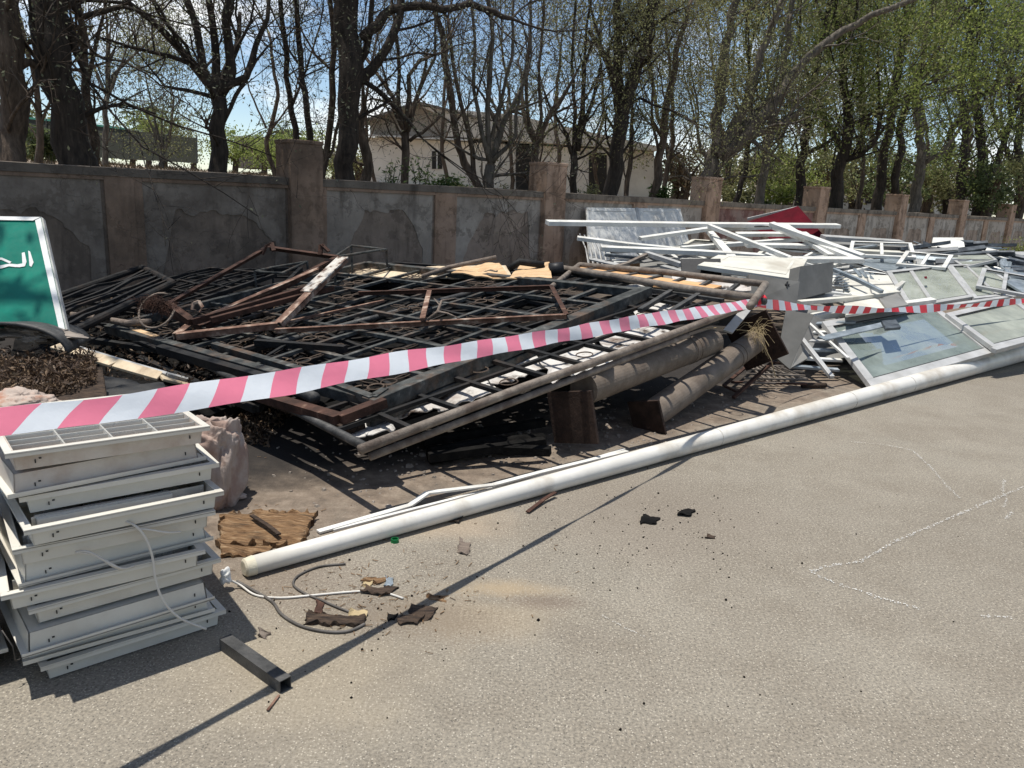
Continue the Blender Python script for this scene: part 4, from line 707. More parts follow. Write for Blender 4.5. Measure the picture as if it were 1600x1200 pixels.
# white papers and sheets under the pipe gate
def sheet(name, px, lift, mat, label, cat, group=None, surf=PL, nu=10, nv=6, amp=.02, th=.006, rag=0., seed=1):
    m_ = M(); m_.patch([surf(x, y, lift) for x, y in px], nu, nv, amp, 3., th, seed=seed, ragged=rag); return m_.build(name, mat, None, False, label, cat, group)
gp = 'pale sheets under the pipe framed gate'
for i, (px, lb) in enumerate([([(540,690),(620,672),(600,650),(530,660)],'white sheet fragment near the tip of the long pipe rail'),([(610,655),(690,635),(665,612),(590,630)],'pale sheet with round cut showing below the ringed gate corner'),([(690,640),(780,612),(750,580),(660,605)],'white sheet in the middle under the pipe rail'),([(770,600),(860,575),(830,550),(745,575)],'white sheet just below the striped tape'),([(860,600),(960,562),(930,535),(840,560)],'broad white sheet beside the centre of the pipe rail'),([(960,555),(1050,520),(1015,500),(925,525)],'white sheet right of centre under the tape'),([(1000,500),(1090,480),(1060,462),(980,478)],'flaking white sheet left of the tape knot'),([(960,450),(1060,465),(1080,445),(975,435)],'flaking white sheet between the orange boards and the ringed gate'),([(1060,445),(1175,455),(1165,440),(1050,432)],'white board edge behind the orange boards at the right')]):
    sheet('pale_sheet', px, -.075-.01*(i%3) if i < 7 else -.02, 'burnt_paper', lb, 'sheet', gp, rag=.04, seed=i, amp=.03)
sheet('plywood_sheet', [(545,435),(800,432),(790,415),(540,417)], .0, 'plywood_pale', 'long pale plywood sheet along the rear of the burnt pile', 'board', surf=PL, amp=.01, th=.015)
sheet('plywood_sheet', [(705,428),(800,432),(780,412),(725,413)], .08, 'plywood', 'curled plywood sheet rising behind the ringed gate', 'board', amp=.05, th=.012)
sheet('plywood_sheet', [(795,430),(862,428),(858,411),(815,412)], .09, 'plywood', 'arched tan plywood offcut with leaf shadow near the pile top', 'board', amp=.05, th=.012, seed=4)
sheet('orange_board', [(885,424),(1110,452),(1128,446),(900,415)], .02, 'orange_board', 'long orange tan board lying inside the rear pipe gate', 'board', amp=.004, th=.015)
sheet('orange_board', [(1020,447),(1105,455),(1118,449),(1040,437)], .04, 'orange_board', 'short orange board end on top of the long orange one', 'board', amp=.003, th=.012)
rod('charred_pole', [PL(660,432,.08), PL(700,418,.12), PL(775,402,.20)], 0, 0, 'grey_wood', 'grey pole sticking up from the rear of the pile before the wall', 'pole', tube=.022)
rod('dark_pipe_end', [PL(795,420,.1), PL(812,409,.15), PL(850,414,.1)], 0, 0, 'burnt_steel', 'bent black pipe piece behind the arched plywood offcut', 'pipe', tube=.035)
rod('dark_drum', [PL(858,421,.08), PL(880,419,.08)], 0, 0, 'black_board', 'black open tube end beside the arched plywood offcut', 'pipe', tube=.06)
# rusty channel frames, propped up
def chan_frame(name, pts, label, closed=True, w_=.06, h_=.045, mat='rust'):
    root = thing(name, pts[0], label, 'frame', 'rusty channel frames on the burnt pile'); n = len(pts); c = sum(pts)/n
    for i in range(n if closed else n-1):
        a, b = pts[i], pts[(i+1)%n]; m_ = M(); m_.bar(a, b, w_, .005, PN); sd = nrm(np.cross(nrm(b-a), PN)); 
        if (c-(a+b)/2)@sd > 0: sd = -sd
        m_.bar(a+sd*(w_/2-.003)-PN*h_/2, b+sd*(w_/2-.003)-PN*h_/2, .006, h_, PN); m_.build('side_rail', mat, root)
    return root
chan_frame('channel_frame', [D(252,480,6.6), D(418,385,7.7), D(527,400,7.4), D(318,508,6.3)], 'rusty channel frame propped highest on the burnt pile at the left')
chan_frame('channel_frame', [D(276,521,5.9), D(434,504,6.0), D(537,402,6.8), D(500,418,7.0), D(300,503,6.2)], 'pale edged rusty frame with a wide end flange pointing up right', mat='rust_pale', w_=.07)
rod('frame_flange', [D(478,456,6.35), D(536,402,6.75)], .12, .012, 'flaky_paint', 'wide pale flaking metal strip on the raised frame corner', 'strip')
rod('rusty_channel', [D(265,478,6.4), D(300,503,6.1), D(478,452,6.5)], .06, .05, 'rust', 'dark red channel between the two propped frames', 'channel')
rod('rusty_channel', [D(330,500,6.0), D(520,450,6.6)], .05, .04, 'rust', 'lower red channel running behind the raised frame corner', 'channel')
rod('bent_strip', [D(410,398,7.6), D(416,384,7.6), D(424,380,7.6), D(428,392,7.55)], .04, .02, 'rust', 'bent rusty strap at the highest tip of the frames', 'strip')
rod('bent_strip', [D(500,398,7.3), D(502,382,7.3), D(514,393,7.3)], .05, .015, 'rust', 'small curled rusty plate beside the raised frame corner', 'plate')
# thin angle frame with struts across the ringed gate
af = [PL(430,514,.09), PL(885,491,.12), PL(861,446,.12), PL(560,456,.10)]
root = thing('angle_frame', af[0], 'thin rusty angle iron frame resting across the ringed gate', 'frame')
for i, (a, b) in enumerate(((0,1),(1,2),(2,3))): m_ = M(); m_.bar(af[a], af[b], .035, .006, PN); m_.bar(af[a]-PN*.018, af[b]-PN*.018, .005, .035, PN); m_.build('angle_bar', 'rust_pale' if i == 0 else 'rust', root)
m_ = M(); m_.bar(PL(671,455,.13), PL(660,499,.14), .04, .02, PN); m_.build('strut', 'rust_pale', root)
rod('rusty_bar', [PL(440,505,.05), PL(600,470,.06)], .03, .02, 'rust_pale', 'slim rusty bar from the raised frame towards the ringed gate', 'bar')
# thin green trestle frames
def trestle(pts, legs, label, lg=.45, r_=.013):
    root = thing('trestle_frame', pts[0], label, 'frame', 'thin green trestle frames'); m_ = M(); m_.tube(pts+[pts[0]], r_, 8); m_.build('top_loop', 'grey_green_steel', root)
    for i in legs: m_ = M(); m_.tube([pts[i], pts[i]+V(.02,.01,-lg)], r_, 8); m_.build('leg', 'grey_green_steel', root)
trestle([D(522,402,7.7), D(549,384,8.3), D(604,390,8.3), D(592,391,7.9)], (1,2,0), 'thin green trestle standing up at the rear left of the ringed gate', .55)
trestle([D(398,424,8.0), D(425,418,8.4), D(480,409,8.4), D(440,427,8.1)], (0,1,2), 'thin dark trestle frame behind the propped rusty frames', .4)
# branch, loop of fibre rope, strap, timber
m_ = M(); b0 = PL(668,500,.14); m_.tube([b0, PL(684,487,.2), PL(690,470,.22), PL(712,466,.2)], [.011,.012,.009,.004], 7); m_.tube([PL(684,487,.2), PL(700,490,.19), PL(716,497,.17)], [.01,.008,.004], 6); m_.tube([PL(688,478,.21), PL(678,466,.2)], [.007,.003], 6); m_.build('dry_branch', 'grey_wood', None, True, 'small forked dry branch caught on the ringed gate', 'branch')
root = thing('hoop', D(245,500,6.0), 'bent pale hoop wrapped with dark coir fibre beside the rusty frames', 'hoop')
m_ = M(); c = D(245,485,6.0); pts = [c+rt*(.135*math.cos(t))+up*(.125*math.sin(t))+V(0,.08*math.sin(t),0) for t in np.linspace(1.2,6.3,20)]; m_.tube(pts, [.009]*20, 7); m_.build('rim', 'grey_wood', root, smooth=True)
m_ = M(); g_ = random.Random(5)
for k in range(420):
    p = D(232+g_.gauss(0,9)+k*.06, 470+g_.gauss(0,4)+k*.02, 6.0); d = nrm(V(g_.gauss(0,1), g_.gauss(0,1), g_.gauss(0,.6))); m_.tube([p, p+d*.04, p+d*.07+V(0,0,-.02)], .0018, 3, False)
m_.build('fibre', 'rust', root)
rod('bowed_batten', [PL(95,490,.16), PL(150,497,.14), PL(200,505,.12), PL(235,503,.12)], 0, 0, 'grey_wood', 'pale bowed batten running from the sign to the fibre hoop', 'batten', tube=.028)
rod('wood_offcut', [PL(208,515,.06), PL(245,527,.06)], .05, .02, 'plywood', 'small yellow wood offcut below the fibre hoop', 'offcut')
rod('curl_strip', [D(300,484,6.1), D(302,473,6.1), D(310,470,6.1), D(316,480,6.1), D(312,488,6.1)], .03, .01, 'rust_pale', 'small curled pink metal strip between the frames', 'strip')
# long aluminium trim strip with backing
m_ = M(); tp = [G(88,540,.42), G(180,568,.36), G(250,588,.28), G(300,601,.18)]
for a, b in zip(tp, tp[1:]): m_.bar(a, b, .10, .02, (.2,-.3,1))
m_.build('trim_strip', 'plywood_pale', None, False, 'long tapered pale trim strip sloping from the sign down to the tape', 'strip', bevel=.004)
m_ = M()
for a, b in zip(tp, tp[1:]): m_.bar(a+V(.02,.05,.0), b+V(.02,.05,.0), .03, .035, (.2,-.3,1))
m_.build('metal_edging', 'light_grey', None, False, 'silver edging rail along the upper side of the tapered trim strip', 'rail')
# dark curved shell, grey mortar bag, tarp, litter, cloths near the sign
m_ = M(); c0 = D(10,560,4.35); vs = []; n1, n2 = 22, 8
for j in range(n2+1):
    for i in range(n1+1):
        t = math.pi*(i/n1)*1.0; w2 = j/n2; r0 = .36-.10*w2; vs.append(c0+rt*(-.02+r0*math.cos(math.pi-t)*1.05)+V(0,.42*w2,0)+V(0,0,1)*(.18*math.sin(t)*(1-.35*w2)+.03))
m_.add(vs, [(j*(n1+1)+i, j*(n1+1)+i+1, (j+1)*(n1+1)+i+1, (j+1)*(n1+1)+i) for j in range(n2) for i in range(n1)])
o_ = m_.build('bent_duct', 'dark_pipe', None, True, 'bent dark metal duct shell lying under the green sign', 'duct'); md = o_.modifiers.new('t', 'SOLIDIFY'); md.thickness = .018
m_ = M(); m_.blob(D(50,520,4.5), .2, .12, .04, .9, 9, seed=2, nu=60, nv=36); m_.build('mortar_lump', 'concrete_old', None, False, 'grey crusty mortar lump on the bent duct below the sign', 'rubble')
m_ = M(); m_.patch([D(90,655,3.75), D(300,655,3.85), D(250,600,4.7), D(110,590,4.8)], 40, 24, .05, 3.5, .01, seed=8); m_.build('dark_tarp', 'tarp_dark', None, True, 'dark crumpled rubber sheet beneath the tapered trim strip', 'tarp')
m_ = M(); g_ = np.random.RandomState(4); P_ = []
c4 = [D(-20,650,3.5), D(150,600,4.0), D(150,560,4.6), D(-20,560,4.4)]
for i in range(5200): u, v = g_.rand(2); p = lerp(lerp(c4[0],c4[1],u), lerp(c4[3],c4[2],u), v); P_.append(p+V(0,0,abs(g_.normal(0,.035))))
m_.quads(np.array(P_),   .008*g_.uniform(.4,1.6,5200), 4.2, g_)
P_ = [lerp(lerp(G(350,690,.0),G(420,700,.0),g_.rand()), lerp(G(330,640,.0),G(470,640,.0),g_.rand()), g_.rand())+V(0,0,abs(g_.normal(0,.02))) for i in range(1500)]; m_.quads(np.array(P_), .010*g_.uniform(.5,1.6,1500), 3.2, g_)
P_ = [PL(g_.uniform(90,480), g_.uniform(470,600), -.08)+V(0,0,abs(g_.normal(0,.03))) for i in range(2600)]; m_.quads(np.array(P_), .010*g_.uniform(.5,1.6,2600), 3.4, g_)
m_.build('leaf_litter', 'litter_mat', None, kind='stuff', label='dry brown leaves and twigs heaped around the burnt pile', cat='leaf litter')
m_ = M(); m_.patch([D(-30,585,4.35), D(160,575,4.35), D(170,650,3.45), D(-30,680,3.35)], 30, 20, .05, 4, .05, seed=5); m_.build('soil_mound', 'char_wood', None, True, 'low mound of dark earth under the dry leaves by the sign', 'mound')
m_ = M(); m_.blob(D(35,632,3.3), .13, .12, .055, .55, 10, seed=9, nu=70, nv=44, fold=.05); m_.build('cloth_bundle', 'canvas', None, True, 'pinkish dirty cloth bundle behind the stack below the sign', 'cloth')
m_ = M(); m_.blob(G(334,738,.17)+V(-.03,.06,0), .135, .15, .235, .12, 9, seed=12, nu=130, nv=90, fold=.10, boxy=.55); m_.build('cement_bag', 'sack', None, True, 'bulging pinkish torn sack standing behind the fixture stack', 'sack')
m_ = M(); m_.blob(G(368,752,.05), .055, .06, .09, .6, 9, seed=14, nu=50, nv=30, fold=.08); m_.build('plastic_bag', 'foam_white', None, True, 'knotted grey white plastic scrap beside the pinkish sack', 'bag')
m_ = M(); m_.blob(G(352,772,.02), .09, .06, .02, .5, 9, seed=15); m_.build('cloth_flap', 'canvas', None, True, 'small cloth flap on the ground right of the pinkish sack', 'cloth')
# ------------------------------------------------------------------ green road sign
sg = [D(-60,505,4.55), D(103,521,4.5), D(63,339,4.95), D(-60,337,5.0)]; sn = nrm(np.cross(sg[1]-sg[0], sg[2]-sg[0])); sg[3] = onplane(-60,337,sg[0],sn)
su = nrm(sg[1]-sg[0]); sn = nrm(np.cross(su, sg[3]-sg[0])); sn = sn if sn[1] < 0 else -sn
root = thing('road_sign', lerp(sg[0],sg[1],.5), 'green metal road sign with white border and white Arabic letters leaning at the left', 'sign')
m_ = M(); m_.hexa([p-sn*.012 for p in sg], sg); m_.build('plate', 'sign_green', root)
m_ = M(); PLs = lambda x, y, k=0.: onplane(x, y, sg[0]+sn*k, sn)
def strip_poly(px, k0, k1, mm): mm.hexa([PLs(x,y,k0) for x,y in px], [PLs(x,y,k1) for x,y in px])
strip_poly([(54,341),(63,339),(103,521),(93,518.5)], .002, .005, m_); strip_poly([(-60,337),(63,339),(51.5,344.5),(-60,343)], .0055, .0085, m_); m_.build('border', 'sign_white', root)
m_ = M()
for a, b in ((0,1),(1,2),(2,3)): m_.bar(sg[a]-sn*.026, sg[b]-sn*.026, .02, .03, sn)
m_.build('edge_frame', 'light_grey', root)
m_ = M()
strip_poly([(44,391.5),(47,393),(52.5,410),(49,417),(46,415)], .002, .0045, m_)                # alef
strip_poly([(34,395),(38.5,394),(41.5,409),(39,416),(30,417.5),(25,417),(27,413),(35,411.5)], .002, .0045, m_)          # lam
strip_poly([(27,413),(25,417.4),(14,416),(2,419.5),(-20,420),(-20,416.5),(4,414),(15,411.8)], .002, .0045, m_)
strip_poly([(15,411.6),(2,406),(-14,405.5),(-14,401.5),(3,402.5),(18,409)], .002, .0045, m_)
m_.build('lettering', 'sign_white', root)
# ------------------------------------------------------------------ steel columns under the rail
def column(a, b, r_, label, plate0, plate1=None, tilt=.4):
    a, b = np.array(a), np.array(b); d = nrm(b-a); root = thing('steel_column', a, label, 'column', 'round steel columns under the pipe rail')
    m_ = M(); m_.tube([a, lerp(a,b,.5), b], r_, 32); m_.build('shaft', 'column_paint', root, smooth=False)
    for p in root.children if False else []: pass
    m_ = M(); 
    for t in (.76, .80): c = lerp(a,b,t); m_.tube([c-d*.006, c+d*.006], r_+.004, 32)
    m_.build('collar', 'column_paint', root)
    for c, sz, an, dd in [x for x in (plate0, plate1) if x]:
        s1 = nrm(np.cross(d, V(0,0,1))); s2 = np.cross(s1, d); e1 = s1*math.cos(an)+s2*math.sin(an); e2 = -s1*math.sin(an)+s2*math.cos(an)
        m_ = M(); m_.box(c, e1*sz, e2*sz, d*.012); m_.build('base_plate', 'rust_dark', root, bevel=.002)
c1a, c1b = D(912,608,5.05), D(1112,534,6.5)
column(c1a, c1b, .108, 'thicker shaded round column with rusty square base plate tight under the pipe rail', (D(895,652,4.9), .17, .22, 0))
c2a, c2b = D(1012,652,5.55), D(1178,535,6.9)
column(c2a, c2b, .104, 'sun dappled round column lying nearest the road with base plates at both ends', (c2a-nrm(c2b-c2a)*.01, .13, .25, 0), (c2b+nrm(c2b-c2a)*.05, .22, .55, 0))
# straw caught on the far plate
m_ = M(); g_ = random.Random(9); c = D(1182,518,6.7)
for k in range(80):
    d = nrm(V(g_.gauss(.1,.5), g_.gauss(-.3,.5), g_.gauss(-.2,.5))); l = g_.uniform(.06,.22); p = c+V(g_.gauss(0,.03), g_.gauss(0,.03), g_.gauss(0,.03)); m_.tube([p, p+d*l*.5+V(0,0,.02), p+d*l-V(0,0,l*l*.8)], .0014, 3, False)
m_.tube([c, D(1196,545,6.6), D(1205,562,6.6), D(1212,590,6.7)], .004, 5); m_.tube([c, D(1120,512,6.6), D(1060,517,6.5)], .003, 5)
m_.build('straw_bunch', 'fibre_straw', None, False, 'bunch of dry straw caught on the end of the dappled column', 'straw')
# broken wire grille on the ground
root = thing('wire_grille', G(1200,600,0), 'broken flat bar grille with a raised diagonal bar on the ground by the columns', 'grille')
m_ = M(); B_ = lambda x, y, z=.05: G(x, y, z)
m_.bar(B_(1143,597,.05), B_(1260,600,.05), .03, .016); m_.bar(B_(1130,602,.08), B_(1155,614,.04), .03,.016); m_.bar(B_(1131,602,.08), B_(1182,560,.10), .03,.016); m_.bar(B_(1146,621,.03), B_(1206,567,.25), .03,.025); m_.bar(B_(1205,566,.12), B_(1225,568,.12), .03, .02); m_.build('frame', 'rust', root)
m_ = M()
for k in range(8): m_.bar(B_(1165+k*8,566+k*1.2,.14), B_(1200+k*9,597-k*.6,.05), .018, .014)
for k in range(5): m_.bar(B_(1172-k*3,570+k*7,.13-.018*k), B_(1255+k*1.5,575+k*6,.12-.018*k), .018, .014)
m_.bar(B_(1190,575,.13), B_(1262,592,.06), .02, .014); m_.bar(B_(1130,604,.06), B_(1166,612,.03), .02, .02)
m_.build('bars', 'grey_pipe', root)
rod('rusty_pipe_piece', [G(1253,602,.03), G(1290,602,.03)], 0, 0, 'char_wood', 'short burnt pipe piece at the right of the flat bar grille', 'pipe', tube=.025)
#@@FRONT
# ------------------------------------------------------------------ lamp post, strips, timber, litter on the road
a, b = G(408,894,.0), G(1560,574,.0); d = nrm(b-a); L0 = np.linalg.norm(b-a); root = thing('lamp_post', a, 'long white tapered steel lamp post lying across the road edge', 'lamp post')
m_ = M(); n_ = 40; m_.tube([a+d*(-.03+(L0+7)*t/n_)+V(0,0,.042+(L0+7)*t/n_*.0062) for t in range(n_+1)], [.040+(L0+7)*t/n_*.0062 for t in range(n_+1)], 40); m_.build('shaft', 'post_white', root, smooth=True)
m_ = M(); m_.tube([a-d*.075+V(0,0,.040), a-d*.067+V(0,0,.040), a-d*.03+V(0,0,.042)], [.030,.039,.0425], 32); m_.build('end_cap', 'cap_beige', root)
for s_ in (5.05, 6.15, 3.2):
    c = a+d*s_; r0 = .040+s_*.0062; m_ = M(); m_.tube([c+V(0,0,r0+.002), c+d*.008+V(0,0,r0+.002)], r0+.0015, 32); m_.build('joint_band', 'joint_grey', root)
rod('trim_strip', [G(497,831,.01), G(640,790,.012), G(668,770,.05), G(770,758,.04), G(845,738,.03), G(980,705,.02)], .035, .012, 'white_alu', 'bent white plastic strip kinked beside the near end of the lamp post', 'strip', 'white strips beside the post', upv=(0,0,1), bevel=.002)
rod('trim_strip', [G(520,828,.005), G(700,782,.01), G(830,747,.015), G(940,713,.02), G(975,702,.02)], .022, .012, 'white_alu', 'straight thin white strip hugging the near part of the lamp post', 'strip', 'white strips beside the post', upv=(0,0,1), bevel=.002)
def ragged(name, px, z, th, mat, label, cat, group=None, nu=26, nv=14, amp=.015, rag=.02, seed=1, parent=None):
    m_ = M(); m_.patch([G(x, y, z if np.isscalar(z) else z[i]) for i, (x, y) in enumerate(px)], nu, nv, amp, 7., th, seed=seed, ragged=rag); return m_.build(name, mat, parent, False, label, cat, group)
ragged('rotten_board', [(342,848),(470,848),(495,800),(348,800)], (.03,.03,.035,.05), .03, 'old_wood', 'splintered brown rotten board beside the fixture stack', 'board', nu=40, nv=24, rag=.035, amp=.012)
ragged('rotten_board', [(345,868),(420,862),(425,845),(345,852)], .015, .015, 'old_wood', 'narrow rotten wood strip below the splintered board', 'board', rag=.02, seed=4)
rod('dark_splinter', [G(393,805,.06), G(420,822,.06), G(436,835,.055)], .02, .008, 'char_wood', 'dark splinter lying on the splintered brown board', 'splinter', upv=(0,0,1))
ragged('wood_slab', [(476,970),(560,975),(572,962),(485,955)], .015, .02, 'char_wood', 'scorched flat wood slab by the end of the dark cable', 'wood', rag=.02, seed=6)
gd = 'small burnt scraps on the road'
for i, (x, y, w_, h_, mt, lb) in enumerate([(725,853,22,26,'grey_wood','star shaped curled brown leaf near the green cap'),(1015,812,34,14,'char','black cross shaped scrap, larger of the two on the open road'),(1073,800,26,12,'char','black bent scrap right of the cross shaped one'),(1112,838,16,5,'char_wood','tiny brown scrap below the black bent scrap'),(608,908,14,18,'blue_grey_alu','small crumpled grey foil scrap beside the white cable end'),(612,962,22,12,'char','black lump where the tape shadow crosses the scraps'),(660,955,50,24,'char_wood','brown splinters right of the black lump'),(640,968,50,14,'char_wood','thin dark splinter below the brown splinters'),(683,932,34,10,'old_wood','amber wood chip in the tape shadow'),(590,922,60,16,'char_wood','scatter of brown bark left of the tape shadow'),(585,905,40,12,'old_wood','pale bark flake above the white cable'),(500,948,14,24,'rust','orange red chip between the two cables'),(410,990,20,12,'grey_pipe','small grey metal clip near the square tube'),(712,812,24,10,'char_wood','brown lump touching the near side of the lamp post'),(560,960,30,10,'fibre_straw','yellow foam crumb on the dark cable end'),(575,912,16,10,'fibre_straw','yellowish flake left of the grey foil scrap')]):
    ragged('scrap', [(x-w_/2,y+h_*.3),(x+w_*.3,y+h_/2),(x+w_/2,y-h_*.3),(x-w_*.3,y-h_/2)], .008, .006, mt, lb, 'scrap', gd, nu=7, nv=6, amp=.01, rag=.018, seed=20+i)
rod('rusty_strip', [G(824,800,.01), G(850,780,.02), G(868,769,.03)], .022, .006, 'rust', 'curved rusty metal strip resting by the lamp post', 'strip', upv=(0,0,1))
rod('copper_sliver', [G(418,1110,.006), G(436,1086,.006)], .008, .004, 'rust_pale', 'thin orange sliver below the square tube end', 'sliver', upv=(0,0,1))
m_ = M(); g_ = random.Random(3)
for i in range(420):
    if i < 240: p = G(g_.gauss(1000,130), g_.gauss(820,50)); 
    elif i < 340: p = G(g_.gauss(560,90), g_.gauss(950,45))
    else: p = G(g_.uniform(350,1500), g_.uniform(700,1150))
    r_ = abs(g_.gauss(0,.0022))+.001; m_.hexa([p+V(math.cos(t)*r_*g_.uniform(.6,1.3), math.sin(t)*r_*g_.uniform(.6,1.3), 0) for t in (0,1.6,3.1,4.6)], [p+V(math.cos(t)*r_*.6, math.sin(t)*r_*.6, r_) for t in (0,1.6,3.1,4.6)])
m_.build('grit', 'char', kind='stuff', label='dark burnt grit sprinkled on the road', cat='grit')
m_ = M()
for i in range(700):
    p = G(g_.uniform(430,1280), 0, 0) if False else lerp(G(g_.uniform(380,600), g_.uniform(690,800)), G(g_.uniform(960,1290), g_.uniform(590,690)), g_.random()); r_ = abs(g_.gauss(0,.007))+.003; t0 = g_.uniform(0,3)
    m_.hexa([p+V(math.cos(t+t0)*r_*g_.uniform(.6,1.3), math.sin(t+t0)*r_*g_.uniform(.6,1.3), 0) for t in (0,1.6,3.1,4.6)], [p+V(math.cos(t+t0)*r_*.6, math.sin(t+t0)*r_*.6, r_*.6) for t in (0,1.6,3.1,4.6)])
m_.build('rubble_crumbs', 'concrete_old', kind='stuff', label='pale plaster crumbs strewn on the soil under the pipe rail', cat='crumbs')
m_ = M()
for i in range(260):
    if i < 150: p = G(g_.gauss(580,80), g_.gauss(935,32), .004)
    elif i < 215: p = G(g_.gauss(425,60), g_.gauss(840,28), .004)
    else: p = G(g_.uniform(340,900), g_.uniform(700,1000), .004)
    a = g_.uniform(0,6.28); l = g_.uniform(.006,.035); d = V(math.cos(a), math.sin(a), g_.uniform(-.05,.15)); m_.bar(p, p+d*l, g_.uniform(.001,.004), .0015, (0,0,1))
m_.build('wood_splinters', 'old_wood', kind='stuff', label='fine wood splinters scattered round the rotten board and cables', cat='splinters')
# cables
def cable(name, px, r_, mat, label, z=.006): 
    pts = [G(x, y, (q[0] if q else z)) for x, y, *q in px]; P2 = []
    for i in range(len(pts)-1):
        p0, p1, p2, p3 = pts[max(i-1,0)], pts[i], pts[i+1], pts[min(i+2,len(pts)-1)]
        for k in range(6): t = k/6; P2.append(.5*((2*p1)+(-p0+p2)*t+(2*p0-5*p1+4*p2-p3)*t*t+(-p0+3*p1-3*p2+p3)*t**3))
    P2.append(pts[-1]); m_ = M(); m_.tube(P2, r_, 8); return m_.build(name, mat, None, True, label, 'cable')
cable('white_cable', [(356,905,.05),(375,914,.015),(400,930),(440,934),(490,930),(560,924),(600,926),(630,935)], .0045, 'cable_white', 'white cable snaking from the stack towards the tape shadow')
cable('dark_cable', [(370,908,.02),(395,922),(425,940),(440,960),(470,978),(510,987),(545,986),(570,975)], .006, 'cable_dark', 'dark grey cable curving under the scorched wood slab')
cable('dark_cable', [(540,881),(500,885),(468,898),(458,912),(472,925),(500,937),(530,950),(558,960)], .0048, 'cable_dark', 'looped dark cable between the lamp post and the white cable')
m_ = M(); m_.blob(G(352,900,.06), .022, .022, .03, .6, 10, seed=3, nu=30, nv=20); m_.build('white_connector', 'foam_white', None, True, 'crumbly white connector sticking out of the stack side', 'connector')
# green bottle cap
c = G(617,847,0); root = thing('bottle_cap', c, 'green plastic bottle cap on the road beside the lamp post', 'cap')
m_ = M(); vs = []; N2 = 40
for z, r_ in ((0,.0175),(.014,.0175),(.018,.0172),(.018,.0145),(.006,.0145)): vs += [c+V(math.cos(2*math.pi*k/N2)*(r_+(.0006 if k%2 and z<.015 else 0)), math.sin(2*math.pi*k/N2)*(r_+(.0006 if k%2 and z<.015 else 0)), z) for k in range(N2)]
m_.add(vs, [(j*N2+k, j*N2+(k+1)%N2, (j+1)*N2+(k+1)%N2, (j+1)*N2+k) for j in range(4) for k in range(N2)]+[tuple(range(4*N2,5*N2))]); m_.build('shell', 'green_plastic', root)
m_ = M(); m_.tube([c+V(0,0,.0005), c+V(0,0,.003)], .0195, 28); m_.build('tamper_ring', 'green_plastic', root)
# square steel tube in front of the stack
a, b = G(352,1003,.022), G(446,1070,.022); d = nrm(b-a); sd = nrm(np.cross(d, V(0,0,1))); m_ = M(); q = .022; t_ = .003
for k, (o1, w1, h1) in enumerate(((V(0,0,q-t_/2),2*q,t_),(V(0,0,-q+t_/2),2*q,t_),(sd*(q-t_/2),t_,2*q-2*t_),(-sd*(q-t_/2),t_,2*q-2*t_))): m_.bar(a+o1, b+o1, w1, h1)
m_.build('square_tube', 'dark_pipe', None, False, 'short dark square steel tube lying in front of the fixture stack', 'tube')
# chalk lines
def chalk(px, w_, label):
    m_ = M(); g_ = random.Random(len(px)*7+int(px[0][0]))
    for (x0,y0),(x1,y1) in zip(px, px[1:]):
        p, q_ = G(x0,y0,.004), G(x1,y1,.004); L1 = np.linalg.norm(q_-p); n2 = int(L1/.007)+1; d = nrm(q_-p); s_ = V(-d[1], d[0], 0)
        for k in range(n2):
            if mnoise.noise(Vector((x0+k*.35, y0, 0))) < -.12: continue
            for j in range(2):
                c = lerp(p, q_, (k+g_.random())/n2)+s_*g_.gauss(0,w_*.4); r_ = w_*g_.uniform(.08,.28); t0 = g_.uniform(0,3); m_.add([c+V(math.cos(t0+t)*r_*g_.uniform(.7,1.6), math.sin(t0+t)*r_, 0) for t in (0,1.3,2.5,3.8,5)], [(0,1,2,3,4)])
    m_.build('chalk_mark', 'paper_white', None, False, label, 'chalk mark', 'chalk marks on the road')
chalk([(1600,760),(1540,786),(1470,815),(1400,845),(1345,877),(1300,883),(1264,893),(1310,912),(1380,935),(1440,951)], .014, 'long white chalk arrow shaped line pointing left on the open road')
chalk([(1330,690),(1385,695),(1425,703),(1455,730),(1480,760),(1500,778)], .012, 'curved chalk line above the arrow shaped one')
chalk([(1570,748),(1566,765),(1572,780),(1568,792)], .012, 'short wavy chalk mark crossing the arrow line at the right')
chalk([(1582,800),(1572,810)], .014, 'tiny chalk dash below the wavy mark')
chalk([(1533,962),(1580,964)], .012, 'short level chalk dash at the lower right')
chalk([(940,960),(985,985),(1020,1000)], .008, 'faint chalk scratch in the lower middle of the road')
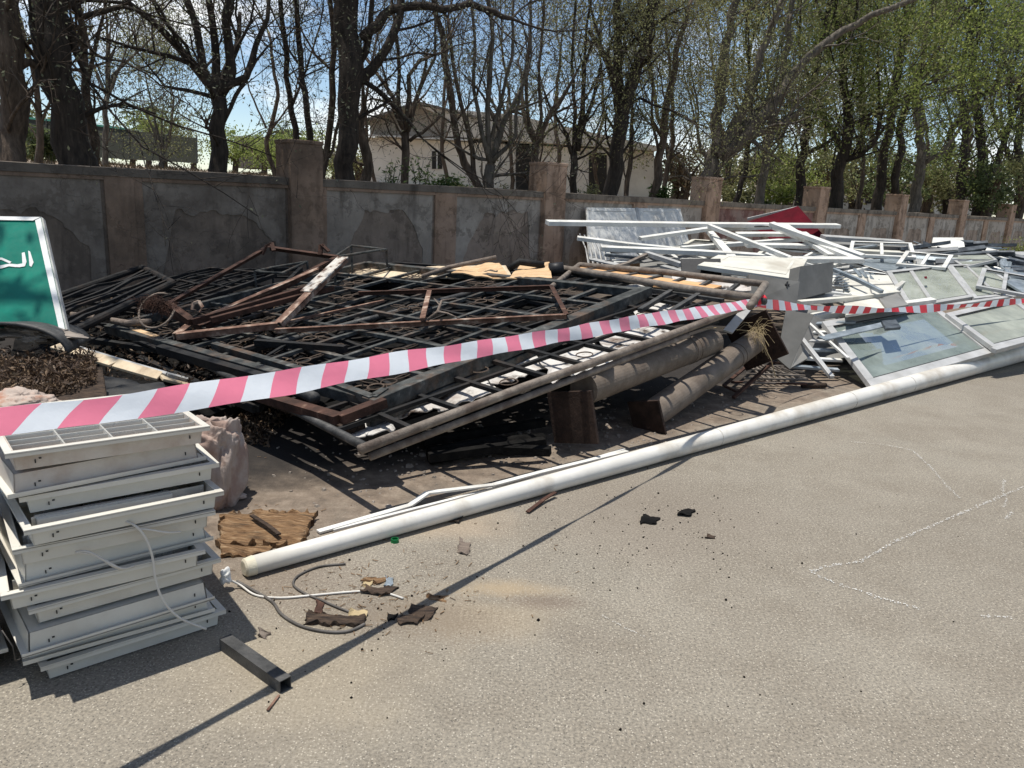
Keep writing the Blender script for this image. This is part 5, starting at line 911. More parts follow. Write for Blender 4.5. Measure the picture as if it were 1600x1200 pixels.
# ------------------------------------------------------------------ light fixture stack
e1 = nrm(G(345,988)-G(72,1072)); e2 = V(-e1[1], e1[0], 0); FR = G(345,988)
def fixture(kind, first=None):
    """recessed light housing about 0.6 m square, built around its own base"""
    if kind in PROTO: return copy_tree(PROTO[kind])
    root = thing('light_fixture', (0,0,0), 'x', 'light fixture', 'light fixtures stacked at the left'); PROTO[kind] = root
    h = .064; w1, w0 = .2975, .272; t = .004; dirty = kind == 'louvre'; mt = 'fixture_dirty' if dirty else 'fixture_white'
    X, Y, Zz = V(1,0,0), V(0,1,0), V(0,0,1)
    def shell(mm, flip):
        zb, zt = (0, h) if not flip else (h, 0); a_ = zb; b_ = zt
        oc = [V(-w0,-w0,a_),V(w0,-w0,a_),V(w0,w0,a_),V(-w0,w0,a_)]; ot = [V(-w0-.006,-w0-.006,b_),V(w0+.006,-w0-.006,b_),V(w0+.006,w0+.006,b_),V(-w0-.006,w0+.006,b_)]
        for i in range(4):
            j = (i+1)%4; p0, p1, p2, p3 = oc[i], oc[j], ot[j], ot[i]; n = nrm(V(p0[0]+p1[0], p0[1]+p1[1], 0)); q = [x-n*t for x in (p0,p1,p2,p3)]
            mm.add([p0,p1,p2,p3]+q, [(0,1,2,3),(7,6,5,4),(0,4,5,1),(1,5,6,2),(2,6,7,3),(3,7,4,0)])
        zz = a_+(t if not flip else -t); mm.box(V(0,0,(a_+zz)/2), X*(w0-.001), Y*(w0-.001), Zz*t/2)
    m_ = M(); shell(m_, kind == 'down'); hb = m_.build('housing', mt, root)
    m_ = M(); zr = h if kind != 'down' else 0; f_ = .024; zo = .0 if kind == 'down' else -.004
    for s_ in (-1,1):
        m_.box(V(0, s_*(w1-f_/2), zr+zo+.001), X*w1, Y*f_/2, Zz*.0028); m_.box(V(s_*(w1-f_/2), 0, zr+zo+.001), X*f_/2, Y*(w1-f_-.0005), Zz*.0028)
        m_.box(V(0, s_*(w1-.0015), zr+zo-.006+(.012 if kind=='down' else 0)), X*w1, Y*.0015, Zz*.006)
    m_.build('rim', 'fixture_white', root)
    if kind == 'louvre':
        m_ = M()
        for i in range(1, 9): y = -w0+2*w0*i/9; m_.hexa([V(-w0,y-.008,h-.045),V(w0,y-.008,h-.045),V(w0,y+.008,h-.045),V(-w0,y+.008,h-.045)], [V(-w0,y-.002,h-.003),V(w0,y-.002,h-.003),V(w0,y+.002,h-.003),V(-w0,y+.002,h-.003)])
        for i in range(1, 4): x = -w0+2*w0*i/4; m_.hexa([V(x-.011,-w0,h-.046),V(x+.011,-w0,h-.046),V(x+.011,w0,h-.046),V(x-.011,w0,h-.046)], [V(x-.0025,-w0,h-.0035),V(x+.0025,-w0,h-.0035),V(x+.0025,w0,h-.0035),V(x-.0025,w0,h-.0035)])
        m_.build('louvre', 'reflector', root)
    elif kind == 'tray':
        m_ = M()
        for x in (-.18,-.06,.06,.18): m_.box(V(x,0,.03), X*.028, Y*(w0-.02), Zz*.008)
        for y in (-.2,0,.2): m_.box(V(0,y,.045), X*(w0-.01), Y*.002, Zz*.018)
        m_.build('reflector_strips', 'reflector', root)
        m_ = M(); m_.box(V(-.05,-.2,.045), X*.2, Y*.022, Zz*.015); m_.build('ballast_box', 'fixture_white', root)
    else:
        m_ = M()
        for x in (-.15,.15): m_.box(V(x,0,h+.003), X*.05, Y*.12, Zz*.003)
        m_.build('cover_plates', 'light_grey', root)
    m_ = M(); zc = h*.5
    for x, y_ in ((-.22,.0),(-.207,.008),(.235,.006)):
        m_.box(V(x, -w0-.0045, zc-.01+y_), X*(.0016 if x in(-.22,.235) else .0035), Y*.002, Zz*(.0055 if x in (-.22,.235) else .002))
    m_.build('knockouts', 'fixing_black', hb)
    return root
PROTO = {}
stack = [('tray',0,.01,.02,1.5,'grey white open tray fixture at the very bottom of the stack'),
 ('down',1,-.02,.03,-1,'inverted fixture second from the bottom of the stack'),
 ('down',2,-.035,-.005,2,'wide inverted fixture third from the bottom, above the darker recess'),
 ('tray',3,.0,.01,1,'open tray fixture fourth from the bottom with white cable passing over'),
 ('tray',4,-.03,-.01,-2,'open fixture fifth from the bottom whose left rim juts out'),
 ('down',5,-.015,.02,1.5,'closed fixture in the middle of the stack under the loose cable ends'),
 ('tray',6,-.01,-.01,-1,'fixture with black knockouts seventh from the bottom'),
 ('tray',7,.005,-.03,1.5,'large open tray fixture with deep front wall, eighth from the bottom'),
 ('tray',8,.03,.03,-1.2,'shallow fixture ninth from the bottom set back from the large open tray'),
 ('down',9,-.02,.04,2.5,'plaster stained inverted fixture second from the top'),
 ('louvre',10.05,-.01,.02,.5,'louvred fixture with grid of blades on top of the stack')]
for k, lv, dx, dy, rz, lb in stack:
    if k in PROTO: f_ = copy_tree(PROTO[k])
    else: f_ = fixture(k)
    c = FR-e1*.285+e2*.285+e1*(dx*1.2+rng.uniform(-.012,.012))+e2*(dy*1.3); f_.location = (c[0], c[1], .002+lv*.0712); f_.rotation_euler = (math.radians(rng.uniform(-1.1,1.1)), math.radians(rng.uniform(-1.0,1.0)), math.atan2(e1[1], e1[0])+math.radians(rz*1.6)); f_['label'] = lb
    if lv == 9:
        for ch in children(f_):
            if ch.name.startswith('housing'): ch.data = ch.data.copy(); ch.data.materials[0] = MATS['fixture_dirty']
for lv, lb, dx in ((0,'lowest fixture of the half hidden stack at the left edge',-.66),(1,'second fixture of the half hidden stack at the left edge',-.63),(2,'third fixture of the half hidden stack at the left edge',-.65),(3,'fourth fixture of the half hidden stack at the left edge',-.64),(4,'fifth fixture of the half hidden stack at the left edge',-.67),(5,'sixth fixture of the half hidden stack at the left edge',-.63),(6,'seventh fixture of the half hidden stack at the left edge',-.65),(7,'topmost fixture of the half hidden stack at the left edge',-.62)):
    k = ('tray','down','down','tray','down','tray','down','louvre')[lv]; f_ = copy_tree(PROTO[k]); c = FR-e1*.285+e2*.285+e1*(dx-.02)+e2*.16; f_.location = (c[0], c[1], .002+lv*.0712); f_.rotation_euler = (math.radians(rng.uniform(-1,1)), math.radians(rng.uniform(-1,1)), math.atan2(e1[1], e1[0])+math.radians(rng.uniform(-4,4))); f_['label'] = lb
# cables hanging on the stack front: placed on the vertical plane just before the stack
sf0 = FR-e2*.035; SF = lambda x, y, k=0.: onplane(x, y, sf0-e2*k, e2)
def fcable(px, r_, label):
    pts = [SF(x, y, k) for x, y, k in px]; P2 = []
    for i in range(len(pts)-1):
        p0, p1, p2, p3 = pts[max(i-1,0)], pts[i], pts[i+1], pts[min(i+2,len(pts)-1)]
        for k in range(6): t = k/6; P2.append(.5*((2*p1)+(-p0+p2)*t+(2*p0-5*p1+4*p2-p3)*t*t+(-p0+3*p1-3*p2+p3)*t**3))
    P2.append(pts[-1]); m_ = M(); m_.tube(P2, r_, 8); m_.build('hanging_cable', 'cable_white', None, True, label, 'cable', 'white cables hanging on the stack front')
fcable([(190,812,-.02),(212,822,.01),(228,842,.015),(238,870,.015),(243,905,.012),(255,938,.012),(280,965,.01),(322,983,.008)], .0042, 'long white cable hanging down the front of the stack')
fcable([(215,826,.005),(235,828,.008),(262,832,.008),(282,831,-.01)], .0035, 'short white cable end poking right near the middle of the stack')
fcable([(120,862,-.02),(138,862,.01),(165,876,.012),(190,888,.01),(210,884,-.01)], .0035, 'white cable end drooping at the left middle of the stack')
fcable([(118,862,-.02),(150,868,.012),(175,884,.012),(192,890,0)], .0035, 'second cable end drooping beside the one at the left middle')
rod('bent_wire', [SF(3,985,-.1), SF(20,1010,-.1), SF(24,1032,-.1), SF(36,1028,-.1), SF(30,1005,-.1)], 0, 0, 'cable_dark', 'thin bent wire at the lower left of the stack', 'wire', tube=.002)
# ------------------------------------------------------------------ barrier tape
Rt = V(1.88,5.94,0); T0 = ray(0,660); T0 = V(T0[0]/T0[1]*1.78, 1.78, 0); tu = nrm(Rt-T0); tn = V(-tu[1], tu[0], 0); TL_ = np.linalg.norm(Rt-T0)
cen = [(-120,672),(0,659),(150,643),(300,620),(450,597),(600,570),(750,545),(900,520),(1000,502),(1100,487),(1187,472)]; wpx = [44,40,41,38,35,32,28,24,21,17,13]
ks, kz, kw = [], [], []
for (x, y), w_ in zip(cen, wpx): p = onplane(x, y, T0, tn); ks.append((p-T0)@tu); kz.append(p[2]); kw.append(w_*((p-CAM)@fw)/F)
root = thing('barrier_tape', Rt+V(0,0,.9), 'red and white striped barrier tape stretched across the foreground to the long pipe rail', 'tape')
mp_, mw_ = M(), M(); per = .2055; s0 = .162-.2055*3
k = 0; s_ = s0
def tp(s, v):       # v -1 bottom .. 1 top, skewed stripes
    sk = s+v*.048*max(-.1, 1-s/3.0); z = np.interp(sk, ks, kz); w_ = np.interp(sk, ks, kw); tw = .35*math.sin(sk*1.3)+.25; p = T0+tu*sk; off = tn*(v*.021*(1+.35*math.sin(sk*1.7)))+V(0,0,v*w_/2*(.86+.06*math.sin(sk*2.3)))+tn*.005*math.sin(sk*9+v*1.5)+V(0,0,.0025*math.sin(sk*14+v))
    return V(p[0], p[1], z)+off
while s_ < TL_+.02:
    for m_, a, b in ((mp_, s_, s_+per*.5), (mw_, s_+per*.5, s_+per)):
        nsg, nv_ = 4, 4; vs = [tp(a+(b-a)*i/nsg, -1+2*j/nv_) for j in range(nv_+1) for i in range(nsg+1)]
        m_.add(vs, [(j*(nsg+1)+i, j*(nsg+1)+i+1, (j+1)*(nsg+1)+i+1, (j+1)*(nsg+1)+i) for j in range(nv_) for i in range(nsg)])
    s_ += per
allm = M()
for m_, mi in ((mp_, 0), (mw_, 1)): allm.add(m_.v, m_.f, mi)
allm.build('ribbon', ['tape_pink', 'tape_white'], root, smooth=True)
E1 = V(Rt[0], Rt[1], .905); m_ = M(); m_.tube([E1-pu*.06-V(0,0,.01), E1+pu*.05+V(0,0,.01)], .031, 14); m_.build('knot', 'tape_red', root)
far_px = [(1187,474,6.1),(1240,479,6.6),(1300,483,7.1),(1370,485,7.6),(1440,483,8.0),(1520,477,8.5),(1600,470,9.0),(1700,458,9.7)]
root = thing('barrier_tape', D(1300,482,7.1), 'twisted red and white tape running on from the knot over the white scrap', 'tape'); am = M(); n3 = 190; pf = [D(*q) for q in far_px]; cum = [0]
for i in range(1, len(pf)): cum.append(cum[-1]+np.linalg.norm(pf[i]-pf[i-1]))
pp = lambda s: V(*[np.interp(s, cum, [q[i] for q in pf]) for i in range(3)])
s_ = 0; kk = 0
while s_ < cum[-1]:
    for i in range(2):
        a, b = s_+i*.062, s_+(i+1)*.062; A_, B2 = pp(a), pp(b); ta, tb = a*.9, b*.9; f2 = lambda P_, t: (P_-V(0,0,1)*(.030+.011*math.sin(t*5))-tn*.012*math.sin(t*3), P_+V(0,0,1)*(.030+.011*math.sin(t*5))+tn*.012*math.sin(t*3)); a0, a1 = f2(A_, ta); b0, b1 = f2(B2, tb); am.add([a0,b0,b1,a1], [(0,1,2,3)], kk % 2)
    s_ += .124; kk += 1
am.build('ribbon', ['tape_red', 'tape_white'], root)
#@@WHITE
# ------------------------------------------------------------------ white aluminium scrap
gw = 'white aluminium scrap pile'
def panel(name, pts, th, mat, label, cat, parts=(), group=gw, bevel=.003):
    """pts: 3-D corners; parts: (part name, material, list of quads in panel u,v, proud)"""
    pts = [np.array(p) for p in pts]; n = nrm(np.cross(pts[1]-pts[0], pts[3]-pts[0])); n = n if n@(CAM-pts[0]) > 0 else -n
    m_ = M(); m_.hexa([p-n*th for p in pts], pts)
    if not parts: return m_.build(name, mat, None, False, label, cat, group, bevel=bevel)
    root = thing(name, lerp(pts[0], pts[1], .5), label, cat, group); m_.build('slab', mat, root, bevel=bevel)
    for pn, pm_, quads, pr in parts:
        m_ = M()
        for (u0,v0,u1,v1) in quads: q = [rect(pts,u0,v0), rect(pts,u1,v0), rect(pts,u1,v1), rect(pts,u0,v1)]; m_.hexa([p+n*.001 for p in q], [p+n*pr for p in q])
        m_.build(pn, pm_, root)
    return root
def window(pts, label, mat='light_grey', glass='glass_blue', fw_=.07, th=.04, mull=(), extra=None, name='window_frame'):
    pts = [np.array(p) for p in pts]; n = nrm(np.cross(pts[1]-pts[0], pts[3]-pts[0])); n = n if n@(CAM-pts[0]) > 0 else -n; root = thing('glazed_sash' if glass else 'empty_sash', lerp(pts[0],pts[1],.5), label, 'window frame', gw)
    w_, h_ = np.linalg.norm(pts[1]-pts[0]), np.linalg.norm(pts[3]-pts[0]); fu, fv = fw_/w_, fw_/h_
    m_ = M()
    def q4(u0,v0,u1,v1,a,b,mm): q = [rect(pts,u0,v0), rect(pts,u1,v0), rect(pts,u1,v1), rect(pts,u0,v1)]; mm.hexa([p+n*a for p in q], [p+n*b for p in q])
    q4(0,0,1,fv,-th,0,m_); q4(0,1-fv,1,1,-th,0,m_); q4(0,fv,fu,1-fv,-th,-.001,m_); q4(1-fu,fv,1,1-fv,-th,-.001,m_); m_.build('frame', mat, root, bevel=.003)
    if mull:
        m_ = M()
        for u in mull: q4(u-fu*.4,fv,u+fu*.4,1-fv,-th*.8,-.003,m_)
        m_.build('mullion', mat, root, bevel=.002)
    if glass:
        es = [fu]+[u for u in mull]+[1-fu]
        for a_, b_ in zip(es, es[1:]):
            m_ = M(); q4(a_+(fu*.4 if a_ != fu else 0), fv, b_-(fu*.4 if b_ != 1-fu else 0), 1-fv, -th*.55, -th*.42, m_); m_.build('pane', glass, root)
    m_ = M(); e = .008/w_, .008/h_; q4(fu,fv,1-fu,fv+e[1],-.012,.001,m_); q4(fu,1-fv-e[1],1-fu,1-fv,-.012,.001,m_); m_.build('gasket', 'fixing_black', root)
    return root
# door pair leaning on the wall
dp = [WP(921,405,.75), WP(1086,412,.75), WP(1063,326,.12), WP(917,324,.12)]
panel('door_pair', dp, .04, 'white_alu', 'white two leaf panelled door leaning on the wall with leaf shadows', 'door', [('raised_border', 'white_alu', [(.03,.03,.47,.07),(.03,.60,.47,.64),(.03,.93,.47,.97),(.03,.07,.06,.93),(.44,.07,.47,.93),(.53,.03,.97,.07),(.53,.60,.97,.64),(.53,.93,.97,.97),(.53,.07,.56,.93),(.94,.07,.97,.93)], .012), ('centre_post', 'light_grey', [(.485,.0,.515,1)], .018)])
sh = M(); 
for k in range(5): a = D(907+k*7, 368+k*1.5, 14.2-k*.05); b = D(921+k*7, 416, 13.6-k*.05); sh.bar(a, lerp(a,b,.5)+V(.03,-.05,0), .10, .02, tn); sh.bar(lerp(a,b,.5)+V(.03,-.05,0), b, .10, .02, tn)
sh.build('corrugated_panel', 'light_grey', None, False, 'curved ribbed grey panel standing left of the leaning white door', 'panel', gw)
def prof(pts, w_, label, mat='white_alu', h_=None, name='profile_bar', up_=None): return rod(name, pts, w_, h_ or w_*.8, mat, label, 'bar', gw, upv=SN if up_ is None else up_, bevel=.003)
prof([D(855,348,10.5), D(1085,351,11.6), D(1310,353,12.7)], .12, 'long white profile bar jutting far left along the top of the white scrap', h_=.06)
prof([D(1205,350,11.6), D(1348,401,10.6)], .12, 'white bar slanting down right from the end of the long top bar', h_=.06)
prof([D(1108,353,11.3), D(1235,404,10.2)], .07, 'white bar sloping down to the cream panel from the long top bar')
prof([D(1000,373,10.9), D(1112,357,11.4)], .08, 'white bar rising right to meet the long top bar', h_=.05)
prof([D(902,372,10.6), D(980,382,10.6), D(1062,390,10.8)], .09, 'dirty white bar sloping right below the long top bar', h_=.05)
prof([D(939,388,10.3), D(1090,394,10.4), D(1235,403,10.6)], .10, 'thick white bar across the middle left of the white scrap', h_=.06)
prof([D(945,398,10.2), D(1010,404,10.3)], .05, 'short dark channel below the thick white bar', 'dark_slat')
prof([D(1065,388,10.9), D(1250,374,12)], .07, 'pale bar lying level behind the slanting bars')
prof([D(952,420,9.6), D(980,412,9.9), D(1010,398,10.2)], .05, 'grey bent tube rising behind the rear pipe gate', 'grey_pipe')
prof([D(1010,396,10.3), D(1065,414,9.6)], .07, 'ridged grey profile sloping to the black board', 'light_grey')
prof([D(1035,418,9.6), D(1068,427,9.3)], .08, 'short silver channel left of the black board', 'light_grey')
prof([D(1000,408,10.1), D(1050,401,10.4)], .16, 'blue grey plate under the crossing bars', 'grey_panel', h_=.02)
prof([D(925,405,10.4), D(965,414,10.0), D(1005,424,9.6)], .10, 'pale strip leaning at the left tip of the white scrap', 'light_grey', h_=.02)
window([D(1140,404,10.2), D(1352,405,10.3), D(1205,349,12.2), D(1100,353,11.9)], 'big empty white frame with two cross bars on top of the scrap', 'white_alu', None, .13, .06, ())
for i, (a, b, lb) in enumerate([((1150,366,11.8),(1262,366,11.9),'upper cross bar inside the big empty white frame'),((1165,383,11.1),(1305,385,11.3),'middle cross bar inside the big empty white frame'),((1225,352,12.0),(1300,400,10.7),'slanting inner bar inside the big empty white frame')]): prof([D(*a), D(*b)], .12, lb, h_=.05)
window([D(1230,402,10.1), D(1400,452,9.2), D(1420,436,10.2), D(1300,398,11.0)], 'narrow white frame stretching down right from the cross bars', 'white_alu', None, .06, .05, (.5,))
for px, lf, mt, lb in [([(1290,446),(1392,452),(1398,428),(1308,418)],.02,'white_alu','empty white sash lying left of the tall glazed frame'),([(1180,402),(1305,414),(1335,396),(1215,386)],.03,'white_alu','empty white sash just above the cream door leaf'),([(1045,392),(1180,404),(1205,382),(1082,373)],.02,'cream_panel','empty cream sash near the black board'),([(1325,397),(1432,402),(1425,379),(1330,376)],.02,'white_alu','empty white sash across the grey troughs'),([(1525,446),(1612,462),(1612,432),(1535,418)],.05,'light_grey','empty silver sash at the far right above the tape'),([(1400,412),(1478,418),(1490,398),(1415,392)],.05,'white_alu','empty white sash between the troughs and the dark slats'),([(960,410),(1060,402),(1040,384),(945,392)],.06,'white_alu','empty white sash at the left tip of the white scrap')]:
    window([S(x, y, lf) for x, y in px], lb, mt, None, .06, .04, (.5,))
# red sheet
m_ = M(); m_.hexa([D(1172,346,15.0), D(1290,373,13.2), D(1240,372,13.6), D(1190,358,14.3)], [D(1180,342,15.0), D(1245,324,14.4), D(1291,372,13.15), D(1240,366,13.6)]) if False else None
rp = [D(1168,347,13.0), D(1212,380,12.4), D(1298,380,12.4), D(1247,322,13.1)]
m_.hexa([p+V(0,.03,0) for p in rp], rp); m_.build('red_sheet', 'red_sheet', None, False, 'dark red metal sheet tilted up behind the white scrap', 'sheet', gw)
prof([D(1168,342,14.6), D(1246,324,14.15)], .05, 'pale edge bar along the top of the dark red sheet', 'light_grey')
# boards, panels and cabinets
panel('black_board', [D(1066,432,8.9), D(1128,436,8.9), D(1126,404,9.1), D(1064,404,9.1)], .03, 'black_board', 'black square board standing between burnt and white scrap', 'board')
panel('cream_door', [D(1090,414,8.8), D(1244,436,8.6), D(1262,404,9.7), D(1122,398,9.7)], .05, 'cream_panel', 'cream door leaf lying nearly level on top of the scrap', 'door', [('moulding', 'cream_panel', [(.12,.12,.88,.16),(.12,.84,.88,.88),(.12,.16,.15,.84),(.85,.16,.88,.84)], .008)])
panel('steel_cabinet', [D(1243,470,8.0), D(1300,455,8.5), D(1303,409,8.65), D(1250,416,8.15)], .12, 'cabinet_grey', 'grey steel cabinet side standing right of the cream door leaf', 'cabinet')
panel('steel_cabinet', [D(1172,472,7.4), D(1243,487,7.6), D(1250,440,7.8), D(1170,428,7.62)], .04, 'cabinet_grey', 'grey sheet metal cabinet supporting the end of the long pipe rail', 'cabinet', [('handle', 'fixing_black', [(.70,.78,.78,.82),(.73,.7,.75,.9)], .02)])
panel('steel_sheet', [D(1200,470,8.0), D(1330,463,8.6), D(1325,457,8.9), D(1205,443,8.4)], .02, 'light_grey', 'folded pale panel with bright edge above the tape', 'panel')
prof([D(1195,446,8.2), D(1330,461,8.6)], .03, 'thin bright edge bar of the folded pale panel')
prof([D(1248,473,8.0), D(1330,466,8.5), D(1404,457,9.0)], .055, 'cream rail running level just above the red tape', 'cream_panel')
prof([D(1302,421,9.3), D(1340,437,8.9), D(1378,456,8.6)], .05, 'grey door closer arm lying diagonally on cream panels', 'blue_grey_alu')
prof([D(1200,448,8.0), D(1208,456,7.9), D(1205,468,7.8)], .03, 'small bent grey hinge on the folded panel', 'grey_pipe')
panel('panelled_door', [D(1320,470,8.4), D(1405,459,9.0), D(1388,430,9.8), D(1318,428,9.6)], .05, 'cream_panel', 'cream panelled door under the door closer arm', 'door', [('moulding', 'grey_panel', [(.48,.0,.51,1),(.0,.48,1,.52)], .006)])
panel('white_board', [D(1322,492,7.9), D(1386,482,8.3), D(1372,466,8.7), D(1318,470,8.5)], .03, 'cream_panel', 'cream board half hidden behind the red tape', 'board')
panel('grey_board', [D(1386,482,8.2), D(1420,476,8.5), D(1402,458,8.9), D(1374,466,8.6)], .03, 'grey_panel', 'grey board between the cream board and the tall glazed frame', 'board')
m_ = M()
for k in range(9): m_.bar(D(1300+k*3.2,430+k*3.6,9.1-.05*k), D(1322+k*.5,424+k*4.4,9.2-.05*k), .05, .008, up)
m_.build('shutter', 'blue_grey_alu', None, False, 'blue grey louvred shutter between the cabinet and the panelled door', 'shutter', gw)
m_ = M()
for k in range(5): m_.bar(D(1335+k*9,420+k*2.5,9.9), D(1345+k*9,432+k*2,9.5), .04, .01, up)
m_.build('shutter', 'blue_grey_alu', None, False, 'short slatted vent above the panelled door', 'shutter', gw)
# pale panel leaning by the far column end
panel('steel_sheet', [D(1214,560,6.9), D(1234,577,6.85), D(1272,491,7.0), D(1228,484,7.05)], .03, 'cabinet_grey', 'narrow pale panel standing behind the dappled column end', 'panel')
panel('steel_sheet', [D(1130,515,6.6), D(1145,520,6.6), D(1185,470,7.0), D(1172,466,7.0)], .02, 'light_grey', 'pale narrow strip behind the knot of the tape', 'panel')
panel('grey_board', [D(1236,575,7.3), D(1262,560,7.5), D(1290,500,8.2), D(1268,492,8.0)], .05, 'grey_panel', 'dim grey panel left of the front glazed door', 'board')
for k in range(6): prof([D(1236+k*3,572-k*13,7.4+k*.12), D(1310+k*5,578-k*15,7.5+k*.12)], .05, ['lowest','second lowest','third','fourth','fifth','uppermost'][k]+' white rail in the ladder of rails left of the front glazed door', rng.choice(['white_alu','light_grey','blue_grey_alu']), h_=.025)
prof([D(1245,520,7.7), D(1300,590,7.15)], .045, 'diagonal bar crossing the ladder of rails', 'light_grey')
prof([D(1258,500,7.9), D(1325,560,7.4)], .03, 'thin diagonal bar crossing the ladder of rails', 'white_alu')
# glazed frames
window([D(1362,604,7.05), D(1557,549,8.1), D(1457,474,9.0), D(1285,502,8.0)], 'front glazed door lying tilted at the foot of the white scrap', 'light_grey', 'glass_blue', .11, .05, (.0001,) if False else ())
panel('dark_latch', [D(1384,513,7.65), D(1408,511,7.75), D(1400,499,7.95), D(1378,501,7.85)], .03, 'dark_slat', 'dark latch block at the top of the front glazed door', 'latch')
prof([D(1284,529,7.62), D(1382,507,7.95)], .10, 'blue white metal strip lying across the front glazed door', 'blue_grey_alu', h_=.012)
prof([D(1262,496,8.2), D(1340,486,8.5), D(1458,470,9.1)], .08, 'white bar along the top of the front glazed door', 'white_alu')
window([D(1556,545,8.0), D(1660,520,8.8), D(1583,465,9.6), D(1478,489,8.7)], 'large milky glazed frame right of the front glazed door', 'light_grey', 'glass_milky', .09, .05)
window([D(1420,480,9.0), D(1523,463,9.6), D(1483,412,10.9), D(1385,423,10.2)], 'tall glazed frame with a mullion and red sticker above the tape', 'light_grey', 'glass_pale', .09, .05, (.36,))
window([D(1523,466,9.5), D(1606,458,10.0), D(1538,412,11.2), D(1484,413,10.9)], 'long narrow silver frame right of the tall glazed frame', 'light_grey', 'glass_pale', .08, .05, (.45,))
panel('red_sticker', [D(1445,435,9.78), D(1449,435,9.8), D(1448,431.5,9.88), D(1444,432,9.86)], .004, 'red_sheet', 'small red sticker on the tall glazed frame', 'sticker', bevel=0)
prof([D(1420,488,8.9), D(1500,476,9.3), D(1600,462,9.9)], .06, 'silver rail under the tall glazed frame', 'light_grey')
prof([D(1552,548,7.95), D(1600,535,8.3)], .06, 'silver rail end beside the lamp post', 'light_grey')
# long troughs
for i, (x0,y0,x1,y1,w_,mt,lb) in enumerate([(1285,373,1408,381,.14,'light_grey','topmost grey trough behind the white frames'),(1290,385,1412,390,.16,'grey_panel','second grey trough behind the white frames'),(1320,394,1412,398,.12,'cream_panel','cream trough behind the white frames'),(1335,402,1412,405,.10,'grey_panel','lowest grey trough behind the white frames')]): prof([D(x0,y0,12.4-i*.3), D(x1,y1,12.9-i*.3)], w_, lb, mt, h_=w_*.8)
panel('blue_grey_sheet', [D(1345,420,10.5), D(1418,424,10.6), D(1412,405,11.6), D(1350,405,11.4)], .02, 'blue_grey_alu', 'blue grey sheet in shade below the troughs', 'sheet')
# dark slat heap on the right
pw2 = [D(1506,417,10.9), D(1558,405,11.2), D(1532,387,12.3), D(1476,397,12.0)]
window(pw2, 'bright pale glazed pane lying on the dark slats', 'light_grey', 'glass_pale', .05, .04)
panel('white_offcut', [D(1455,386,12.4), D(1508,388,12.4), D(1505,371,12.9), D(1458,371,12.9)], .03, 'white_alu', 'white offcut sheet on the top of the dark slats', 'sheet')
g_ = random.Random(21)
for i in range(58):
    x = g_.uniform(1405,1550); y = 377+g_.uniform(0,34)+max(0,(x-1500))*.30; l = g_.uniform(45,100); sl_ = g_.choice([-.14,-.07,.02,.10,.28,.4])
    if x > 1490: sl_ = g_.choice([.3,.42,.15,.22,.0])
    dp_ = 12.9-(y-378)*.036+g_.uniform(-.25,.25); rod('scrap_strip', [D(x, y, dp_), D(x+l, y+l*sl_, dp_-.2+g_.uniform(-.3,.3))], g_.uniform(.04,.12), g_.choice([.012,.03,.05]), (mt_ := g_.choice(['dark_slat','blue_grey_alu','dark_slat','light_grey','dark_slat','white_alu','dark_slat'])), {'dark_slat':'dark','blue_grey_alu':'blue grey','light_grey':'pale grey','white_alu':'white'}[mt_]+(' long' if l > 72 else ' short')+' slat '+('tilting up' if sl_ < 0 else 'nearly level' if sl_ < .2 else 'sloping down')+' in the '+LBL(y,377,425,['top','middle','lower'])+' '+LBL(x,1405,1550,['left','centre','right'])+' part of the slat heap', 'slat', 'dark slats heaped at the right', upv=nrm(SN+V(g_.gauss(0,.55),g_.gauss(-.2,.55),0)))
m_ = M(); m_.patch([D(1405,388,12.6), D(1432,410,11.6), D(1442,385,12.6), D(1415,376,12.9)], 8, 8, .10, 5, .02, seed=6); m_.build('crumpled_sheet', 'light_grey', None, False, 'crumpled white sheet where the troughs meet the dark slats', 'sheet', gw)
panel('blue_grey_sheet', [D(1572,440,10.2), D(1620,470,9.6), D(1625,430,10.6), D(1590,425,10.8)], .03, 'blue_grey_alu', 'tilted bluish sheet at the right edge under the slats', 'sheet')
m_ = M(); m_.patch([D(1560,410,11.6), D(1590,450,10.4), D(1580,412,11.7), D(1566,402,12)], 6, 8, .06, 5, .02, seed=16); m_.build('crumpled_sheet', 'blue_grey_alu', None, False, 'folded dark sheet at the right edge of the scrap', 'sheet', gw)
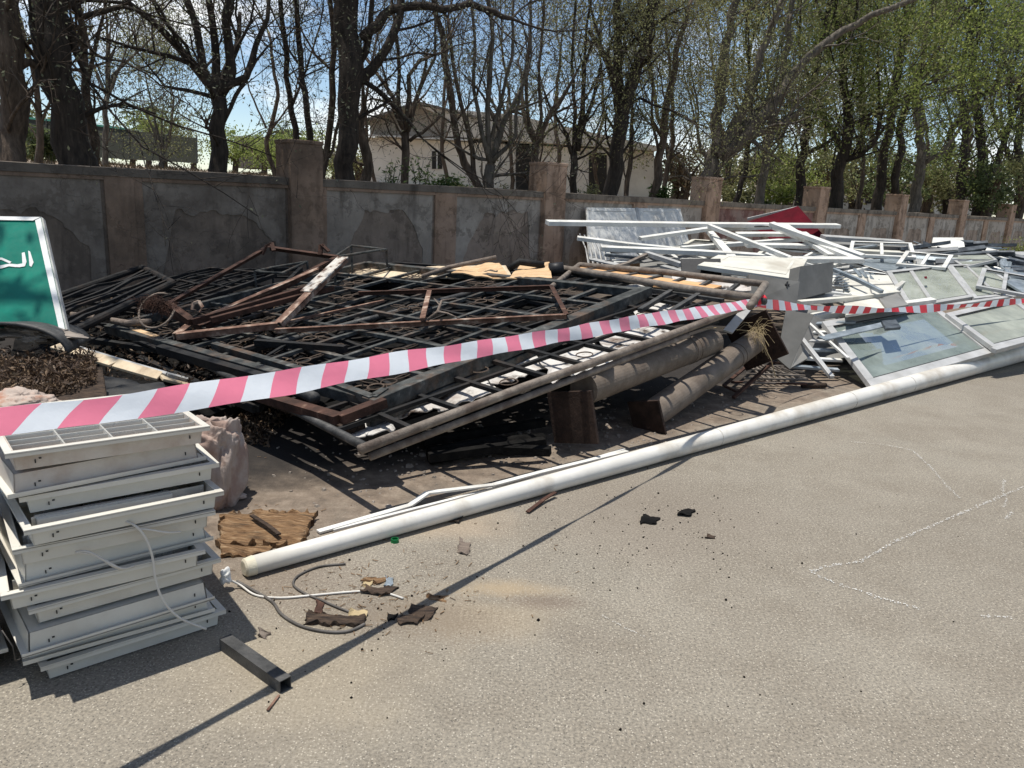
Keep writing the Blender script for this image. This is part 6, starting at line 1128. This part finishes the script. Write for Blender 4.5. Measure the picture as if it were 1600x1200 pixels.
# under layer of mixed bars seen through the gaps
for i in range(36):
    x = g_.uniform(1010,1380); y = g_.uniform(398,470)
    if x < 1100: y = g_.uniform(385,412)
    l = g_.uniform(50,130); sl_ = g_.choice([.05,.1,.35,-.15,-.05]); rod('profile_bar', [S(x,y,-.15), S(x+l,y+l*sl_,-.15)], g_.uniform(.04,.09), .03, (mt_ := g_.choice(['white_alu','light_grey','grey_panel','blue_grey_alu','cream_panel'])), {'white_alu':'white','light_grey':'pale grey','grey_panel':'dull grey','blue_grey_alu':'blue grey','cream_panel':'cream'}[mt_]+(' long' if l > 90 else ' short')+' bar '+('tilting up' if sl_ < 0 else 'nearly level' if sl_ < .2 else 'sloping down')+' buried '+LBL(x,1010,1380,['by the black board','under the cream door leaf','behind the steel cabinets','below the panelled door']), 'bar', 'buried bars under the white scrap', upv=SN)
for i, (px, mt, lb) in enumerate([([(1000,440),(1200,445),(1200,395),(1000,395)],'grey_panel','buried grey sheet below the thick white bar'),([(1240,560),(1340,560),(1300,470),(1240,475)],'grey_panel','buried sheet below the ladder of rails'),([(1240,470),(1420,475),(1400,400),(1240,400)],'light_grey','buried pale sheet below the panelled door'),([(1400,470),(1600,460),(1600,400),(1400,400)],'dark_slat','buried dark sheet below the glazed frames')]):
    panel('buried_sheet', [S(x,y,-.24) for x,y in px], .02, mt, lb, 'sheet')
for i, (x, off, w2, h, lb) in enumerate([(1590,1.5,34,.75,'leafy green bush at the right end of the scrap before the wall')]):
    b_ = WP(1592, 420, 2.5); r2 = random.Random(4); root = thing('bush', G(1592,412), lb, 'bush'); b_ = G(1592,416); t = M(); c = M(); g2 = np.random.RandomState(3)
    for k in range(14): a = r2.uniform(0,6.28); t.tube([b_, b_+V(math.cos(a)*.5, math.sin(a)*.5, .9*r2.uniform(.5,1))], [.012,.004], 4, False)
    P_ = b_+g2.normal(0,1,(1500,3))*V(.45,.45,.24)+V(0,0,.5); c.quads(P_[P_[:,2] > .02], .035*g2.uniform(.6,1.4,int((P_[:,2] > .02).sum())), 1.8, g2); t.build('stems', 'bark_brown', root); c.build('foliage', 'leaf_green', root)

for o in list(bpy.data.objects):
    if o.parent is None and o.get('category') and not o.get('kind'): o['kind'] = 'thing'
